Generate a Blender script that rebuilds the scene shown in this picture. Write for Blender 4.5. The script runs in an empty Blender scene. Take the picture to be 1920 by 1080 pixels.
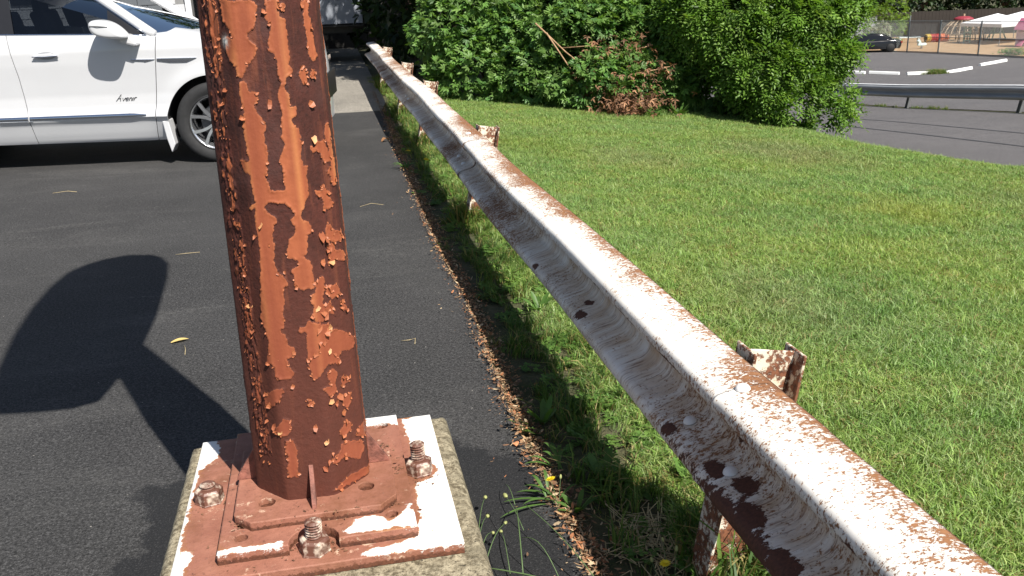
import bpy, bmesh, math, random
import numpy as np
from mathutils import Matrix, Vector

# ------------------------------------------------------------------ camera, sky, sun, exposure
SC = bpy.context.scene
COL = SC.collection
rng = np.random.default_rng(7)
random.seed(7)
CAM_H = 1.6
FPX = 1690.0
PITCH, ROLL, VPX = math.radians(18.7), math.radians(2.07), 590.0
_down = np.array([math.sin(ROLL)*math.cos(PITCH), math.cos(ROLL)*math.cos(PITCH), math.sin(PITCH)])
_up = -_down
_v = np.array([VPX-960.0, 0, FPX]); _v[1] = -(_v@_up)/_up[1]
_Y = _v/np.linalg.norm(_v); _X = np.cross(_Y, _up)
CR = np.array([_X, _Y, _up])
cam_data = bpy.data.cameras.new('camera'); cam = bpy.data.objects.new('camera', cam_data); COL.objects.link(cam)
cam_data.sensor_width = 36.0; cam_data.lens = FPX/1920*36; cam_data.clip_start = 0.05; cam_data.clip_end = 600
cam.matrix_world = Matrix(((CR[0, 0], -CR[0, 1], -CR[0, 2], 0), (CR[1, 0], -CR[1, 1], -CR[1, 2], 0), (CR[2, 0], -CR[2, 1], -CR[2, 2], CAM_H), (0, 0, 0, 1)))
SC.camera = cam

SUN_K = (-0.345, 0.75)                       # shadow offset per metre of height
SUN_EL = math.atan(1/math.hypot(*SUN_K)); SUN_AZ = math.atan2(-SUN_K[0], -SUN_K[1])
world = bpy.data.worlds.new('World'); SC.world = world; world.use_nodes = True
wn = world.node_tree.nodes; wl = world.node_tree.links
sky = wn.new('ShaderNodeTexSky'); sky.sky_type = 'NISHITA'; sky.sun_disc = False
sky.sun_elevation = SUN_EL; sky.sun_rotation = SUN_AZ; sky.air_density = 1.0; sky.dust_density = 1.0
bg = wn['Background']; wl.new(sky.outputs[0], bg.inputs[0]); bg.inputs[1].default_value = 0.054
sun_d = bpy.data.lights.new('sun', 'SUN'); sun_d.energy = 4.6; sun_d.angle = math.radians(0.53); sun_d.color = (1.0, 0.955, 0.88)
sun = bpy.data.objects.new('sun', sun_d); COL.objects.link(sun)
sun.rotation_euler = Vector((SUN_K[0], SUN_K[1], -1)).to_track_quat('-Z', 'Y').to_euler()
SC.view_settings.view_transform = 'Standard'; SC.view_settings.look = 'None'
SC.view_settings.exposure = 0.82; SC.view_settings.gamma = 1.0; SC.view_settings.use_curve_mapping = False
SC.cycles.max_bounces = 8; SC.cycles.transparent_max_bounces = 12; SC.cycles.diffuse_bounces = 3

# ------------------------------------------------------------------ helpers
def tag(o, label=None, cat=None, group=None, kind=None):
    if label: o['label'] = label
    if cat: o['category'] = cat
    if group: o['group'] = group
    if kind: o['kind'] = kind
    return o

def empty(name, loc=(0, 0, 0), rz=0.0, **kw):
    o = bpy.data.objects.new(name, None); COL.objects.link(o); o.location = loc; o.rotation_euler = (0, 0, rz)
    o.empty_display_size = 0.1
    return tag(o, **kw)

def mesh_data(name, v, f, smooth=False, attrs=None, uv=None):
    me = bpy.data.meshes.new(name)
    v = np.asarray(v, dtype=np.float32)
    if isinstance(f, np.ndarray):
        n, k = f.shape
        me.vertices.add(len(v)); me.vertices.foreach_set('co', v.ravel())
        me.loops.add(n*k); me.loops.foreach_set('vertex_index', f.ravel().astype(np.int32))
        me.polygons.add(n); me.polygons.foreach_set('loop_start', np.arange(n, dtype=np.int32)*k)
        me.polygons.foreach_set('loop_total', np.full(n, k, dtype=np.int32))
        me.update(calc_edges=True)
    else:
        me.from_pydata([tuple(map(float, q)) for q in v], [], f)
        me.update()
    if smooth:
        me.polygons.foreach_set('use_smooth', np.ones(len(me.polygons), dtype=bool))
    for k_, a in (attrs or {}).items():
        a = np.asarray(a, dtype=np.float32)
        if a.ndim == 2:
            at = me.attributes.new(k_, 'FLOAT_COLOR', 'POINT')
            at.data.foreach_set('color', np.concatenate([a, np.ones((len(a), 1), np.float32)], 1).ravel())
        else:
            at = me.attributes.new(k_, 'FLOAT', 'POINT'); at.data.foreach_set('value', a)
    return me

def obj(name, me, mat=None, parent=None, loc=None, rot=None, **kw):
    o = bpy.data.objects.new(name, me); COL.objects.link(o)
    if mat is not None and not me.materials: me.materials.append(mat)
    if parent is not None: o.parent = parent
    if loc is not None: o.location = loc
    if rot is not None: o.rotation_euler = rot
    return tag(o, **kw)

class MB:
    """collects simple shapes into one mesh"""
    def __init__(s): s.v = []; s.f = []
    def add(s, v, f):
        b = len(s.v); s.v += [tuple(q) for q in v]; s.f += [tuple(i+b for i in q) for q in f]; return s
    def box(s, c, d, rot=None, taper=1.0):
        x, y, z = d[0]/2, d[1]/2, d[2]/2
        P = [Vector((sx*x*(taper if sz > 0 else 1), sy*y*(taper if sz > 0 else 1), sz*z)) for sz in (-1, 1) for sx, sy in ((-1, -1), (1, -1), (1, 1), (-1, 1))]
        if rot is not None: P = [rot @ p for p in P]
        c = Vector(c)
        return s.add([p+c for p in P], [(3, 2, 1, 0), (4, 5, 6, 7), (0, 1, 5, 4), (1, 2, 6, 5), (2, 3, 7, 6), (3, 0, 4, 7)])
    def tube(s, pts, r, n=8, cap=True):
        pts = [Vector(p) for p in pts]; rs = r if hasattr(r, '__len__') else [r]*len(pts)
        b = len(s.v); up = Vector((0, 0, 1)); prev = None
        for i, p in enumerate(pts):
            t = (pts[min(i+1, len(pts)-1)]-pts[max(i-1, 0)]).normalized()
            if prev is None:
                a = t.cross(up if abs(t.z) < 0.95 else Vector((1, 0, 0))).normalized()
            else:
                a = (prev - t*prev.dot(t)).normalized()
            prev = a; c = t.cross(a)
            for k in range(n):
                w_ = 2*math.pi*k/n; s.v.append(tuple(p+(a*math.cos(w_)+c*math.sin(w_))*rs[i]))
        for i in range(len(pts)-1):
            for k in range(n):
                s.f.append((b+i*n+k, b+i*n+(k+1) % n, b+(i+1)*n+(k+1) % n, b+(i+1)*n+k))
        if cap:
            s.f.append(tuple(b+k for k in range(n))[::-1]); s.f.append(tuple(b+(len(pts)-1)*n+k for k in range(n)))
        return s
    def lathe(s, prof, c=(0, 0, 0), n=24, axis='z', a0=0, a1=2*math.pi):
        b = len(s.v); c = Vector(c); full = abs(a1-a0-2*math.pi) < 1e-6; m = n if full else n+1
        for r, h in prof:
            for k in range(m):
                w_ = a0+(a1-a0)*k/n; q = (r*math.cos(w_), r*math.sin(w_), h)
                if axis == 'y': q = (q[0], h, q[1])
                if axis == 'x': q = (h, q[0], q[1])
                s.v.append(tuple(c+Vector(q)))
        for i in range(len(prof)-1):
            for k in range(n):
                k2 = (k+1) % m
                s.f.append((b+i*m+k, b+i*m+k2, b+(i+1)*m+k2, b+(i+1)*m+k))
        return s
    def prism(s, poly, h0, h1, fn):
        """poly 2-D outline, fn(u, v, h) -> xyz"""
        b = len(s.v); n = len(poly)
        s.v += [tuple(fn(u, w_, h0)) for u, w_ in poly]+[tuple(fn(u, w_, h1)) for u, w_ in poly]
        s.f.append(tuple(range(b+n-1, b-1, -1))); s.f.append(tuple(range(b+n, b+2*n)))
        for i in range(n): s.f.append((b+i, b+(i+1) % n, b+n+(i+1) % n, b+n+i))
        return s
    def data(s, name, smooth=False, bevel=0.0, seg=2, fix=True):
        me = mesh_data(name, s.v, s.f, smooth)
        if bevel or fix:
            bm = bmesh.new(); bm.from_mesh(me)
            bmesh.ops.recalc_face_normals(bm, faces=bm.faces)
            if bevel:
                bmesh.ops.bevel(bm, geom=[e for e in bm.edges if len(e.link_faces) == 2 and e.calc_face_angle(0) > 0.5], offset=bevel, segments=seg, affect='EDGES', profile=0.5, clamp_overlap=True)
            bm.to_mesh(me); bm.free()
        return me
    def build(s, name, mat, parent=None, smooth=False, bevel=0.0, loc=None, rot=None, seg=2, **kw):
        return obj(name, s.data(name, smooth, bevel, seg), mat, parent, loc, rot, **kw)

def _h(ix, iy, iz, seed):
    n = (ix.astype(np.uint32)*np.uint32(374761393) + iy.astype(np.uint32)*np.uint32(668265263) + iz.astype(np.uint32)*np.uint32(2246822519) + np.uint32(seed*3266489 & 0xffffffff))
    n = (n ^ (n >> np.uint32(13)))*np.uint32(1274126177); n = n ^ (n >> np.uint32(16))
    return n.astype(np.float64)/4294967295.0

def vnoise(x, y, z=0.0, seed=0):
    x, y, z = np.broadcast_arrays(np.asarray(x, float), np.asarray(y, float), np.asarray(z, float))
    xi, yi, zi = np.floor(x), np.floor(y), np.floor(z); fx, fy, fz = x-xi, y-yi, z-zi
    fx, fy, fz = [t*t*(3-2*t) for t in (fx, fy, fz)]
    xi, yi, zi = [t.astype(np.int64) & 0xffffffff for t in (xi, yi, zi)]
    r = 0.0
    for dx in (0, 1):
        for dy in (0, 1):
            for dz in (0, 1):
                w_ = (fx if dx else 1-fx)*(fy if dy else 1-fy)*(fz if dz else 1-fz)
                r = r + w_*_h((xi+dx) & 0xffffffff, (yi+dy) & 0xffffffff, (zi+dz) & 0xffffffff, seed)
    return r

def fbm(x, y, z=0.0, seed=0, oct=4):
    r = 0; a = 0.5; t = 0
    for o in range(oct):
        r = r+a*vnoise(np.asarray(x)*2**o, np.asarray(y)*2**o, np.asarray(z)*2**o, seed+o); t += a; a *= 0.5
    return r/t

def inpoly(x, y, poly):
    r = np.zeros(x.shape, bool); n = len(poly)
    for i in range(n):
        x0, y0 = poly[i]; x1, y1 = poly[(i+1) % n]
        if y0 == y1: continue
        c = ((y0 > y) != (y1 > y)) & (x < (x1-x0)*(y-y0)/(y1-y0)+x0)
        r ^= c
    return r

def gridfaces(nu, nv, wrap=False):
    """vertex index = i*nv + j"""
    i, j = np.meshgrid(np.arange(nu if wrap else nu-1), np.arange(nv-1), indexing='ij')
    i2 = (i+1) % nu
    return np.stack([i*nv+j, i2*nv+j, i2*nv+j+1, i*nv+j+1], -1).reshape(-1, 4)

# ------------------------------------------------------------------ materials
class NT:
    def __init__(s, name):
        s.m = bpy.data.materials.new(name); s.m.use_nodes = True; s.t = s.m.node_tree
        s.b = s.t.nodes['Principled BSDF']; s.out = s.t.nodes['Material Output']
    def n(s, typ, ins=None, **props):
        nd = s.t.nodes.new(typ)
        for k, v in props.items(): setattr(nd, k, v)
        for k, v in (ins or {}).items(): s.set(nd.inputs[k], v)
        return nd
    def set(s, sock, v):
        if isinstance(v, bpy.types.NodeSocket): s.t.links.new(v, sock)
        elif isinstance(v, (tuple, list)) and len(v) == 3 and sock.type == 'RGBA': sock.default_value = (*v, 1)
        else: sock.default_value = v
    def coord(s, kind='Object'): return s.n('ShaderNodeTexCoord').outputs[kind]
    def scale(s, vec, sc, loc=(0, 0, 0)): return s.n('ShaderNodeMapping', {'Vector': vec, 'Scale': sc, 'Location': loc}).outputs[0]
    def noise(s, vec, sc=5, det=4, rough=0.55, dist=0.0): return s.n('ShaderNodeTexNoise', {'Vector': vec, 'Scale': sc, 'Detail': det, 'Roughness': rough, 'Distortion': dist}).outputs[0]
    def voro(s, vec, sc=5, feature='F1', out=0): return s.n('ShaderNodeTexVoronoi', {'Vector': vec, 'Scale': sc}, feature=feature).outputs[out]
    def attr(s, name, out='Fac'): return s.n('ShaderNodeAttribute', attribute_name=name).outputs[out]
    def ramp(s, fac, a, b, lo=0.0, hi=1.0): return s.n('ShaderNodeMapRange', {'Value': fac, 'From Min': a, 'From Max': b, 'To Min': lo, 'To Max': hi}).outputs[0]
    def math(s, op, a, b=0.0, clamp=False):
        nd = s.n('ShaderNodeMath', operation=op, use_clamp=clamp); s.set(nd.inputs[0], a); s.set(nd.inputs[1], b); return nd.outputs[0]
    def mix(s, fac, a, b, blend='MIX'):
        nd = s.n('ShaderNodeMix', data_type='RGBA', blend_type=blend); s.set(nd.inputs[0], fac); s.set(nd.inputs[6], a); s.set(nd.inputs[7], b); return nd.outputs[2]
    def bump(s, h, strength=0.5, dist=0.01): return s.n('ShaderNodeBump', {'Height': h, 'Strength': strength, 'Distance': dist}).outputs[0]
    def done(s, color=None, rough=None, normal=None, metal=None, spec=None, **kw):
        if color is not None: s.set(s.b.inputs['Base Color'], color)
        if rough is not None: s.set(s.b.inputs['Roughness'], rough)
        if normal is not None: s.set(s.b.inputs['Normal'], normal)
        if metal is not None: s.set(s.b.inputs['Metallic'], metal)
        if spec is not None: s.set(s.b.inputs['Specular IOR Level'], spec)
        for k, v in kw.items(): s.set(s.b.inputs[k], v)
        return s.m

def plain(name, col, rough=0.6, var=0.15, sc=8.0, metal=0.0, bump=0.0, spec=None, **kw):
    t = NT(name); c = t.coord(); nz = t.noise(c, sc, 5)
    d = tuple(x*(1-var) for x in col); l = tuple(min(1, x*(1+var)) for x in col)
    return t.done(t.mix(t.ramp(nz, 0.3, 0.7), d, l), rough, t.bump(t.noise(c, sc*6, 3), bump, 0.004) if bump else None, metal, spec, **kw)

def leafmat(name, tr=0.35, rough=0.45):
    """colour from the mesh's own leaf colours, with light passing through"""
    t = NT(name); a = t.attr('col', 'Color')
    t.done(a, rough, spec=0.35)
    trn = t.n('ShaderNodeBsdfTranslucent', {'Color': t.mix(1.0, a, (1.0, 1.0, 0.45), 'MULTIPLY')}).outputs[0]
    mx = t.n('ShaderNodeMixShader', {0: tr}); t.t.links.new(t.b.outputs[0], mx.inputs[1]); t.t.links.new(trn, mx.inputs[2])
    t.t.links.new(mx.outputs[0], t.out.inputs[0])
    return t.m

M_LEAF = leafmat('leaf_green', 0.42)
M_DRYLEAF = leafmat('leaf_dry', 0.15, 0.7)
M_BARK = plain('bark', (0.09, 0.065, 0.045), 0.9, 0.4, 12, bump=0.6)
M_BLACK = plain('black_rubber', (0.012, 0.012, 0.013), 0.75, 0.2)
M_GALV = plain('galvanised_steel', (0.22, 0.225, 0.23), 0.55, 0.2, 3, metal=0.3)

# ------------------------------------------------------------------ terrain
LOWY = np.array([-60, -10, 0, 8, 18.4, 22.6, 27.4, 41, 55, 80, 400.0])
LOWZ = np.array([0.0, -0.1, -0.3, -0.85, -1.66, -2.06, -2.45, -3.4, -3.68, -3.8, -3.8])
def zlow(y): return np.interp(y, LOWY, LOWZ)
EDGEY = np.array([-60, 0, 3, 6, 8.3, 8.6, 9.1, 9.6, 10.2, 14, 30, 400.0]); EDGEX = np.array([12, 12, 10.5, 8.8, 7.25, 6.9, 6.6, 6.4, 6.2, 6.3, 6.5, 6.5])
def xedge(y): return np.interp(y, EDGEY, EDGEX)
def zt(x, y):
    x = np.asarray(x, float); y = np.asarray(y, float)
    s = np.clip((x-(xedge(y)-0.35))/2.5, 0, 1); s = s*s*(3-2*s)
    tilt = -0.075*np.clip(x-1.2, 0, 6)*(1-s)
    lump = 0.035*(fbm(x*0.7, y*0.7, seed=5, oct=2)-0.5)*np.clip((x-1.0)/1.0, 0, 1)*(1-s)
    ditch = -0.03*np.exp(-((x-0.85)/0.18)**2)
    return zlow(y)*s+lump+ditch+tilt-0.012
def zt1(x, y): return float(zt(np.array([x]), np.array([y]))[0])
def asph_edge(y):
    y = np.asarray(y, float)
    return np.interp(y, [-8, 1.5, 2.1, 2.85, 4.2, 6.2, 9.4, 12.5, 30], [0.62, 0.62, 0.615, 0.59, 0.625, 0.62, 0.68, 0.75, 0.95])+0.05*(fbm(y*2.3, y*0+1.3, seed=3)-0.5)
PATCH = [
[[-35.7,1.586],[-2.9,1.584],[0.7,1.569],[-0.4,1.556],[-2.0,1.541],[-4.7,1.525],[-9.4,1.517],[-10.9,1.507],[-9.4,1.497],[-5.7,1.493],[-4.3,1.481],[-6.2,1.461],[-10.5,1.453],[-14.8,1.449],[-15.9,1.436],[-18.7,1.423],[-22.9,1.414],[-24.0,1.423],[-24.0,1.444],[-26.0,1.448],[-30.1,1.456],[-33.1,1.475],[-35.0,1.493],[-32.8,1.508],[-28.5,1.511],[-24.1,1.5],[-24.1,1.511],[-27.5,1.528],[-33.1,1.541],[-33.0,1.571]],
[[8.4,1.583],[19.1,1.582],[19.0,1.567],[18.6,1.547],[23.7,1.546],[24.7,1.533],[25.4,1.515],[24.3,1.49],[24.8,1.466],[24.6,1.451],[22.6,1.441],[26.5,1.432],[25.4,1.42],[19.3,1.413],[18.2,1.4],[16.7,1.391],[17.9,1.381],[20.3,1.365],[19.7,1.351],[25.4,1.346],[25.1,1.328],[20.0,1.322],[19.5,1.299],[9.3,1.301],[11.8,1.334],[11.5,1.351],[9.2,1.367],[11.1,1.388],[13.7,1.403],[11.9,1.419],[12.3,1.44],[10.8,1.461],[10.3,1.471],[6.1,1.477],[6.4,1.495],[10.7,1.525],[9.7,1.535],[6.8,1.545],[6.3,1.555],[8.2,1.568]],
[[43.3,1.579],[53.7,1.578],[53.2,1.558],[54.5,1.526],[56.9,1.468],[57.8,1.454],[53.6,1.446],[47.8,1.456],[46.6,1.475],[47.4,1.501],[46.0,1.528],[46.6,1.551],[48.4,1.557]],
[[37.0,1.432],[40.4,1.435],[41.9,1.426],[43.0,1.409],[41.5,1.394],[36.4,1.394],[33.9,1.406],[32.7,1.419],[34.9,1.427]],
[[47.3,1.422],[50.7,1.426],[53.0,1.415],[51.0,1.405],[47.3,1.408]],
[[20.8,1.574],[23.5,1.577],[25.5,1.57],[24.6,1.56],[22.1,1.558],[20.6,1.564]],
[[-23.2,1.408],[-18.8,1.41],[-15.9,1.405],[-15.7,1.389],[-10.7,1.387],[-7.3,1.378],[-8.9,1.362],[-12.0,1.36],[-12.9,1.352],[-9.0,1.338],[-8.6,1.325],[-5.9,1.319],[-5.0,1.304],[-24.9,1.305],[-22.4,1.342],[-22.9,1.363],[-24.1,1.381],[-23.8,1.397]],
[[-56.6,1.587],[-40.3,1.587],[-39.0,1.549],[-41.5,1.486],[-41.0,1.455],[-45.2,1.428],[-50.8,1.42],[-57.5,1.422],[-56.1,1.472],[-55.1,1.537]],
[[-21.8,1.332],[-8.8,1.331],[-4.6,1.313],[-4.1,1.303],[-6.6,1.292],[-6.1,1.27],[-5.4,1.251],[-7.9,1.196],[-11.1,1.194],[-8.0,1.182],[-7.1,1.157],[5.7,1.157],[6.4,1.174],[6.8,1.196],[5.0,1.224],[6.9,1.246],[11.7,1.261],[8.2,1.276],[10.3,1.3],[10.5,1.328],[19.6,1.326],[20.4,1.308],[25.3,1.296],[26.7,1.276],[27.5,1.256],[24.0,1.241],[25.2,1.215],[30.5,1.205],[28.3,1.183],[29.3,1.165],[28.6,1.137],[23.1,1.116],[18.5,1.098],[17.4,1.087],[23.7,1.078],[27.4,1.056],[26.4,1.046],[21.2,1.044],[20.6,1.017],[3.2,1.023],[10.3,1.043],[11.2,1.066],[8.2,1.082],[12.4,1.095],[10.0,1.113],[4.3,1.125],[-2.7,1.129],[-11.1,1.126],[-16.3,1.116],[-10.0,1.103],[-5.2,1.094],[-3.3,1.079],[-8.3,1.071],[-9.8,1.026],[-23.0,1.026],[-23.2,1.066],[-22.9,1.095],[-22.2,1.121],[-27.3,1.112],[-28.6,1.12],[-21.6,1.132],[-22.7,1.155],[-23.8,1.177],[-23.2,1.2],[-29.4,1.202],[-32.0,1.221],[-32.6,1.232],[-22.7,1.23],[-23.5,1.269],[-23.7,1.296],[-23.8,1.315]],
[[43.8,1.264],[51.2,1.258],[54.9,1.259],[57.5,1.241],[61.0,1.216],[58.0,1.205],[51.6,1.208],[48.9,1.219],[48.8,1.231],[43.8,1.237],[38.3,1.237],[36.9,1.248],[43.0,1.249]],
[[58.5,1.297],[63.0,1.298],[64.0,1.238],[65.8,1.199],[63.9,1.147],[59.8,1.141],[57.5,1.168],[53.3,1.184],[59.8,1.191],[60.6,1.225],[58.5,1.255],[54.7,1.256]],
[[35.1,1.144],[44.0,1.142],[46.5,1.161],[48.9,1.147],[55.1,1.133],[52.7,1.124],[59.0,1.1],[50.7,1.091],[43.7,1.096],[45.3,1.111],[43.1,1.127],[37.3,1.134]],
[[46.5,1.06],[52.0,1.053],[52.0,1.038],[64.1,1.027],[63.8,1.008],[53.7,1.005],[47.2,1.014],[43.9,1.026],[44.2,1.046]],
[[-21.5,1.056],[-9.0,1.055],[-9.2,1.016],[-12.1,0.986],[-8.5,0.959],[-2.6,0.937],[0.1,0.924],[-4.3,0.922],[-7.2,0.905],[-5.3,0.886],[-10.3,0.856],[-7.6,0.843],[-10.1,0.812],[-13.6,0.807],[-8.7,0.793],[-7.5,0.771],[-2.5,0.761],[-2.2,0.741],[-7.7,0.739],[-12.0,0.743],[-16.9,0.734],[-22.1,0.722],[-32.2,0.72],[-26.9,0.749],[-25.3,0.781],[-27.4,0.812],[-30.8,0.842],[-29.7,0.874],[-26.2,0.929],[-24.9,0.965],[-22.5,1.025]],
[[11.6,1.05],[21.2,1.046],[19.0,0.992],[13.1,0.995],[22.8,0.975],[22.9,0.924],[21.1,0.906],[15.6,0.911],[11.5,0.905],[7.5,0.913],[4.4,0.926],[5.9,0.95],[2.9,0.954],[3.9,0.965],[10.4,0.969],[11.0,0.985],[1.3,0.993],[1.3,1.005],[4.1,1.033]],
[[42.7,1.032],[65.9,1.016],[63.4,1.003],[53.7,1.005],[47.3,1.016]],
[[43.7,1.008],[55.2,0.999],[52.5,0.986],[65.2,0.976],[64.2,0.949],[53.0,0.964],[43.8,0.951],[40.5,0.958],[45.0,0.973],[43.5,0.989]],
[[22.9,0.922],[33.1,0.932],[36.3,0.915],[34.2,0.898],[30.7,0.879],[30.4,0.857],[39.3,0.86],[44.0,0.834],[44.8,0.817],[37.9,0.829],[34.3,0.841],[29.0,0.839],[33.5,0.823],[27.9,0.813],[21.1,0.822],[17.7,0.84],[20.2,0.857],[17.5,0.874],[18.8,0.892],[22.8,0.893],[24.6,0.907]],
[[35.1,0.903],[45.8,0.898],[50.9,0.897],[54.8,0.869],[47.5,0.869],[42.4,0.863],[36.2,0.884]],
[[11.0,0.797],[3.3,0.797],[4.0,0.812],[11.7,0.815],[12.7,0.827],[18.7,0.821],[27.7,0.808],[34.7,0.806],[37.6,0.794],[33.1,0.785],[44.7,0.785],[58.3,0.759],[70.6,0.733],[62.2,0.712],[48.0,0.72],[40.9,0.707],[43.1,0.69],[9.9,0.716],[10.4,0.756],[10.1,0.775]],
[[52.4,0.845],[57.6,0.847],[61.6,0.821],[55.9,0.821]],
[[-51.6,0.948],[-46.4,0.948],[-44.2,0.9],[-43.7,0.838],[-42.6,0.785],[-52.5,0.779],[-53.5,0.814],[-54.0,0.876]],
[[-24.8,0.754],[-2.4,0.753],[-3.1,0.736],[-10.9,0.734],[-9.3,0.711],[-4.9,0.692],[-9.4,0.677],[-18.8,0.676],[-22.5,0.685],[-23.0,0.704],[-26.0,0.73]],
[[9.5,0.748],[43.8,0.723],[40.3,0.705],[47.1,0.692],[41.1,0.685],[34.9,0.698],[27.2,0.697],[22.4,0.686],[14.2,0.668],[10.0,0.68],[11.6,0.687],[8.4,0.706],[9.9,0.728]],
[[25.7,0.679],[31.1,0.683],[38.5,0.668],[34.8,0.641],[34.6,0.617],[26.6,0.613],[22.9,0.628],[18.5,0.643],[29.3,0.642],[27.2,0.663]],
[[41.2,0.65],[54.0,0.64],[52.0,0.626],[43.6,0.624]],
[[41.5,0.599],[52.7,0.598],[52.5,0.574],[47.2,0.558],[40.9,0.567]],
[[2.8,0.613],[7.5,0.616],[10.3,0.605],[6.8,0.599]],
[[32.9,0.504],[40.8,0.527],[50.1,0.512],[47.8,0.491],[38.9,0.487],[32.5,0.496]],
[[53.6,0.471],[58.7,0.489],[70.2,0.498],[85.6,0.444],[60.9,0.457]],
[[21.0,0.438],[28.7,0.443],[32.2,0.468],[41.9,0.471],[61.5,0.444],[63.0,0.42],[55.4,0.397],[34.6,0.429],[26.3,0.421],[21.3,0.426]],
[[-31.4,0.536],[-19.5,0.57],[-14.3,0.562],[-13.8,0.543],[-19.0,0.519],[-30.2,0.528]],
[[-20.2,0.507],[-14.0,0.507],[-11.0,0.483],[-12.3,0.418],[-11.6,0.404],[-20.2,0.398],[-22.1,0.418],[-20.3,0.459],[-22.1,0.482]],
[[-53.9,0.663],[-45.0,0.654],[-37.7,0.627],[-25.4,0.654],[-15.7,0.655],[-19.8,0.624],[-27.8,0.605],[-41.2,0.598],[-53.5,0.597]],
[[39.0,0.369],[74.9,0.36],[72.0,0.339],[36.0,0.343],[14.5,0.345],[37.1,0.367]],
]
# ------------------------------------------------------------------ ground sheets
def asphalt_mat(name, base, warm, speck, stain=None, patchy=0.3):
    t = NT(name); c = t.coord()
    big = t.noise(c, 0.6, 4, 0.6); mid = t.noise(c, 4.0, 4, 0.6); fine = t.noise(c, 160, 2, 0.7); grit = t.voro(c, 210)
    col = t.mix(t.ramp(big, 0.35, 0.65), tuple(x*(1-patchy*0.6) for x in base), tuple(a*(1+patchy) for a in warm))
    col = t.mix(t.ramp(mid, 0.35, 0.7, 0, 0.5), col, tuple(x*0.7 for x in base))
    col = t.mix(t.ramp(fine, 0.50, 0.72, 0, 0.85), col, tuple(x*3.2 for x in base))
    col = t.mix(t.ramp(t.noise(c, 70, 3, 0.85), 0.50, 0.66, 0, 0.8), col, tuple(x*3.4 for x in base))
    st_ = t.math('MULTIPLY', t.ramp(t.voro(c, 120, out=1), 0.70, 0.74), t.ramp(t.voro(c, 120), 0.42, 0.25))
    col = t.mix(t.math('MULTIPLY', st_, 0.75), col, tuple(x*3.6 for x in base))
    col = t.mix(t.ramp(t.noise(c, 85, 2, 0.8), 0.50, 0.38, 0, 0.8), col, tuple(x*0.35 for x in base))
    sp = t.math('MULTIPLY', t.ramp(t.voro(c, 75, out=1), 0.93, 0.955), t.ramp(t.voro(c, 75), 0.26, 0.16))
    col = t.mix(t.math('MULTIPLY', sp, speck), col, (0.32, 0.30, 0.27))
    # pale scuffs: long thin scratches
    sv = t.scale(c, (1.3, 9.0, 1.0)); scr = t.math('MULTIPLY', t.ramp(t.noise(sv, 1.7, 6, 0.65, 0.6), 0.60, 0.72), t.ramp(t.noise(c, 38, 3), 0.5, 0.65))
    col = t.mix(t.math('MULTIPLY', scr, 0.5), col, (0.2, 0.195, 0.185))
    dust = t.math('MULTIPLY', t.ramp(t.noise(t.scale(c, (0.6, 1.6, 1)), 0.9, 6, 0.7, 0.8), 0.52, 0.70), t.ramp(t.noise(c, 30, 4, 0.7), 0.40, 0.62))
    col = t.mix(t.math('MULTIPLY', dust, 0.30), col, (0.17, 0.165, 0.155))
    rough = 0.82
    if stain:                                  # fresh sealer brushed round the footing
        cx, cy, rx, ry = stain
        sx = t.n('ShaderNodeSeparateXYZ', {0: c})
        dx = t.math('ABSOLUTE', t.math('SUBTRACT', sx.outputs[0], cx)); dy = t.math('ABSOLUTE', t.math('SUBTRACT', sx.outputs[1], cy))
        dmax = t.math('MAXIMUM', t.math('DIVIDE', dx, rx), t.math('DIVIDE', dy, ry))
        e = t.math('ADD', dmax, t.ramp(t.noise(c, 5.0, 6, 0.65), 0.2, 0.8, -0.22, 0.22))
        m = t.ramp(e, 1.0, 0.94)
        col = t.mix(t.math('MULTIPLY', m, t.ramp(fine, 0.72, 0.55, 0.3, 0.85)), col, (0.011, 0.0115, 0.013))
    return t.done(col, rough, t.bump(t.math('ADD', t.math('MULTIPLY', grit, 0.6), fine), 0.55, 0.006), spec=0.3)

M_ASPH = asphalt_mat('asphalt_lot', (0.029, 0.0285, 0.0285), (0.040, 0.039, 0.0385), 1.0, stain=(-0.08, 2.1, 0.66, 0.86))
M_APRON = asphalt_mat('worn_concrete_apron', (0.15, 0.138, 0.118), (0.23, 0.21, 0.18), 0.6)
M_ROAD = asphalt_mat('road_asphalt', (0.080, 0.076, 0.077), (0.098, 0.091, 0.091), 0.5, patchy=0.12)
_t = NT('soil_and_thatch'); _c = _t.coord()
M_SOIL = _t.done(_t.mix(_t.ramp(_t.noise(_c, 9, 6, 0.7), 0.35, 0.65), (0.035, 0.045, 0.014), (0.10, 0.09, 0.045)), 0.95, _t.bump(_t.noise(_c, 60, 4), 0.8, 0.02))
_t = NT('sand'); _c = _t.coord()
M_SAND = _t.done(_t.mix(_t.ramp(_t.noise(_c, 0.8, 6, 0.7), 0.3, 0.7), (0.33, 0.21, 0.11), (0.45, 0.30, 0.17)), 0.95, _t.bump(_t.noise(_c, 12, 4), 0.4, 0.02))

gx = np.concatenate([np.linspace(-160, -8, 20), np.linspace(-6, 12, 121)[:-1], np.linspace(12, 60, 49), np.linspace(66, 260, 20)])
gy = np.concatenate([np.linspace(-60, -4, 12), np.linspace(-2, 30, 161)[:-1], np.linspace(30, 90, 61), np.linspace(100, 320, 20)])
GX, GY = np.meshgrid(gx, gy, indexing='ij')
gz = zt(GX, GY); gz[GX < 0.3] = -0.02
obj('ground', mesh_data('ground', np.stack([GX, GY, gz], -1).reshape(-1, 3), gridfaces(len(gx), len(gy)), True), M_SOIL, kind='structure')

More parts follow.
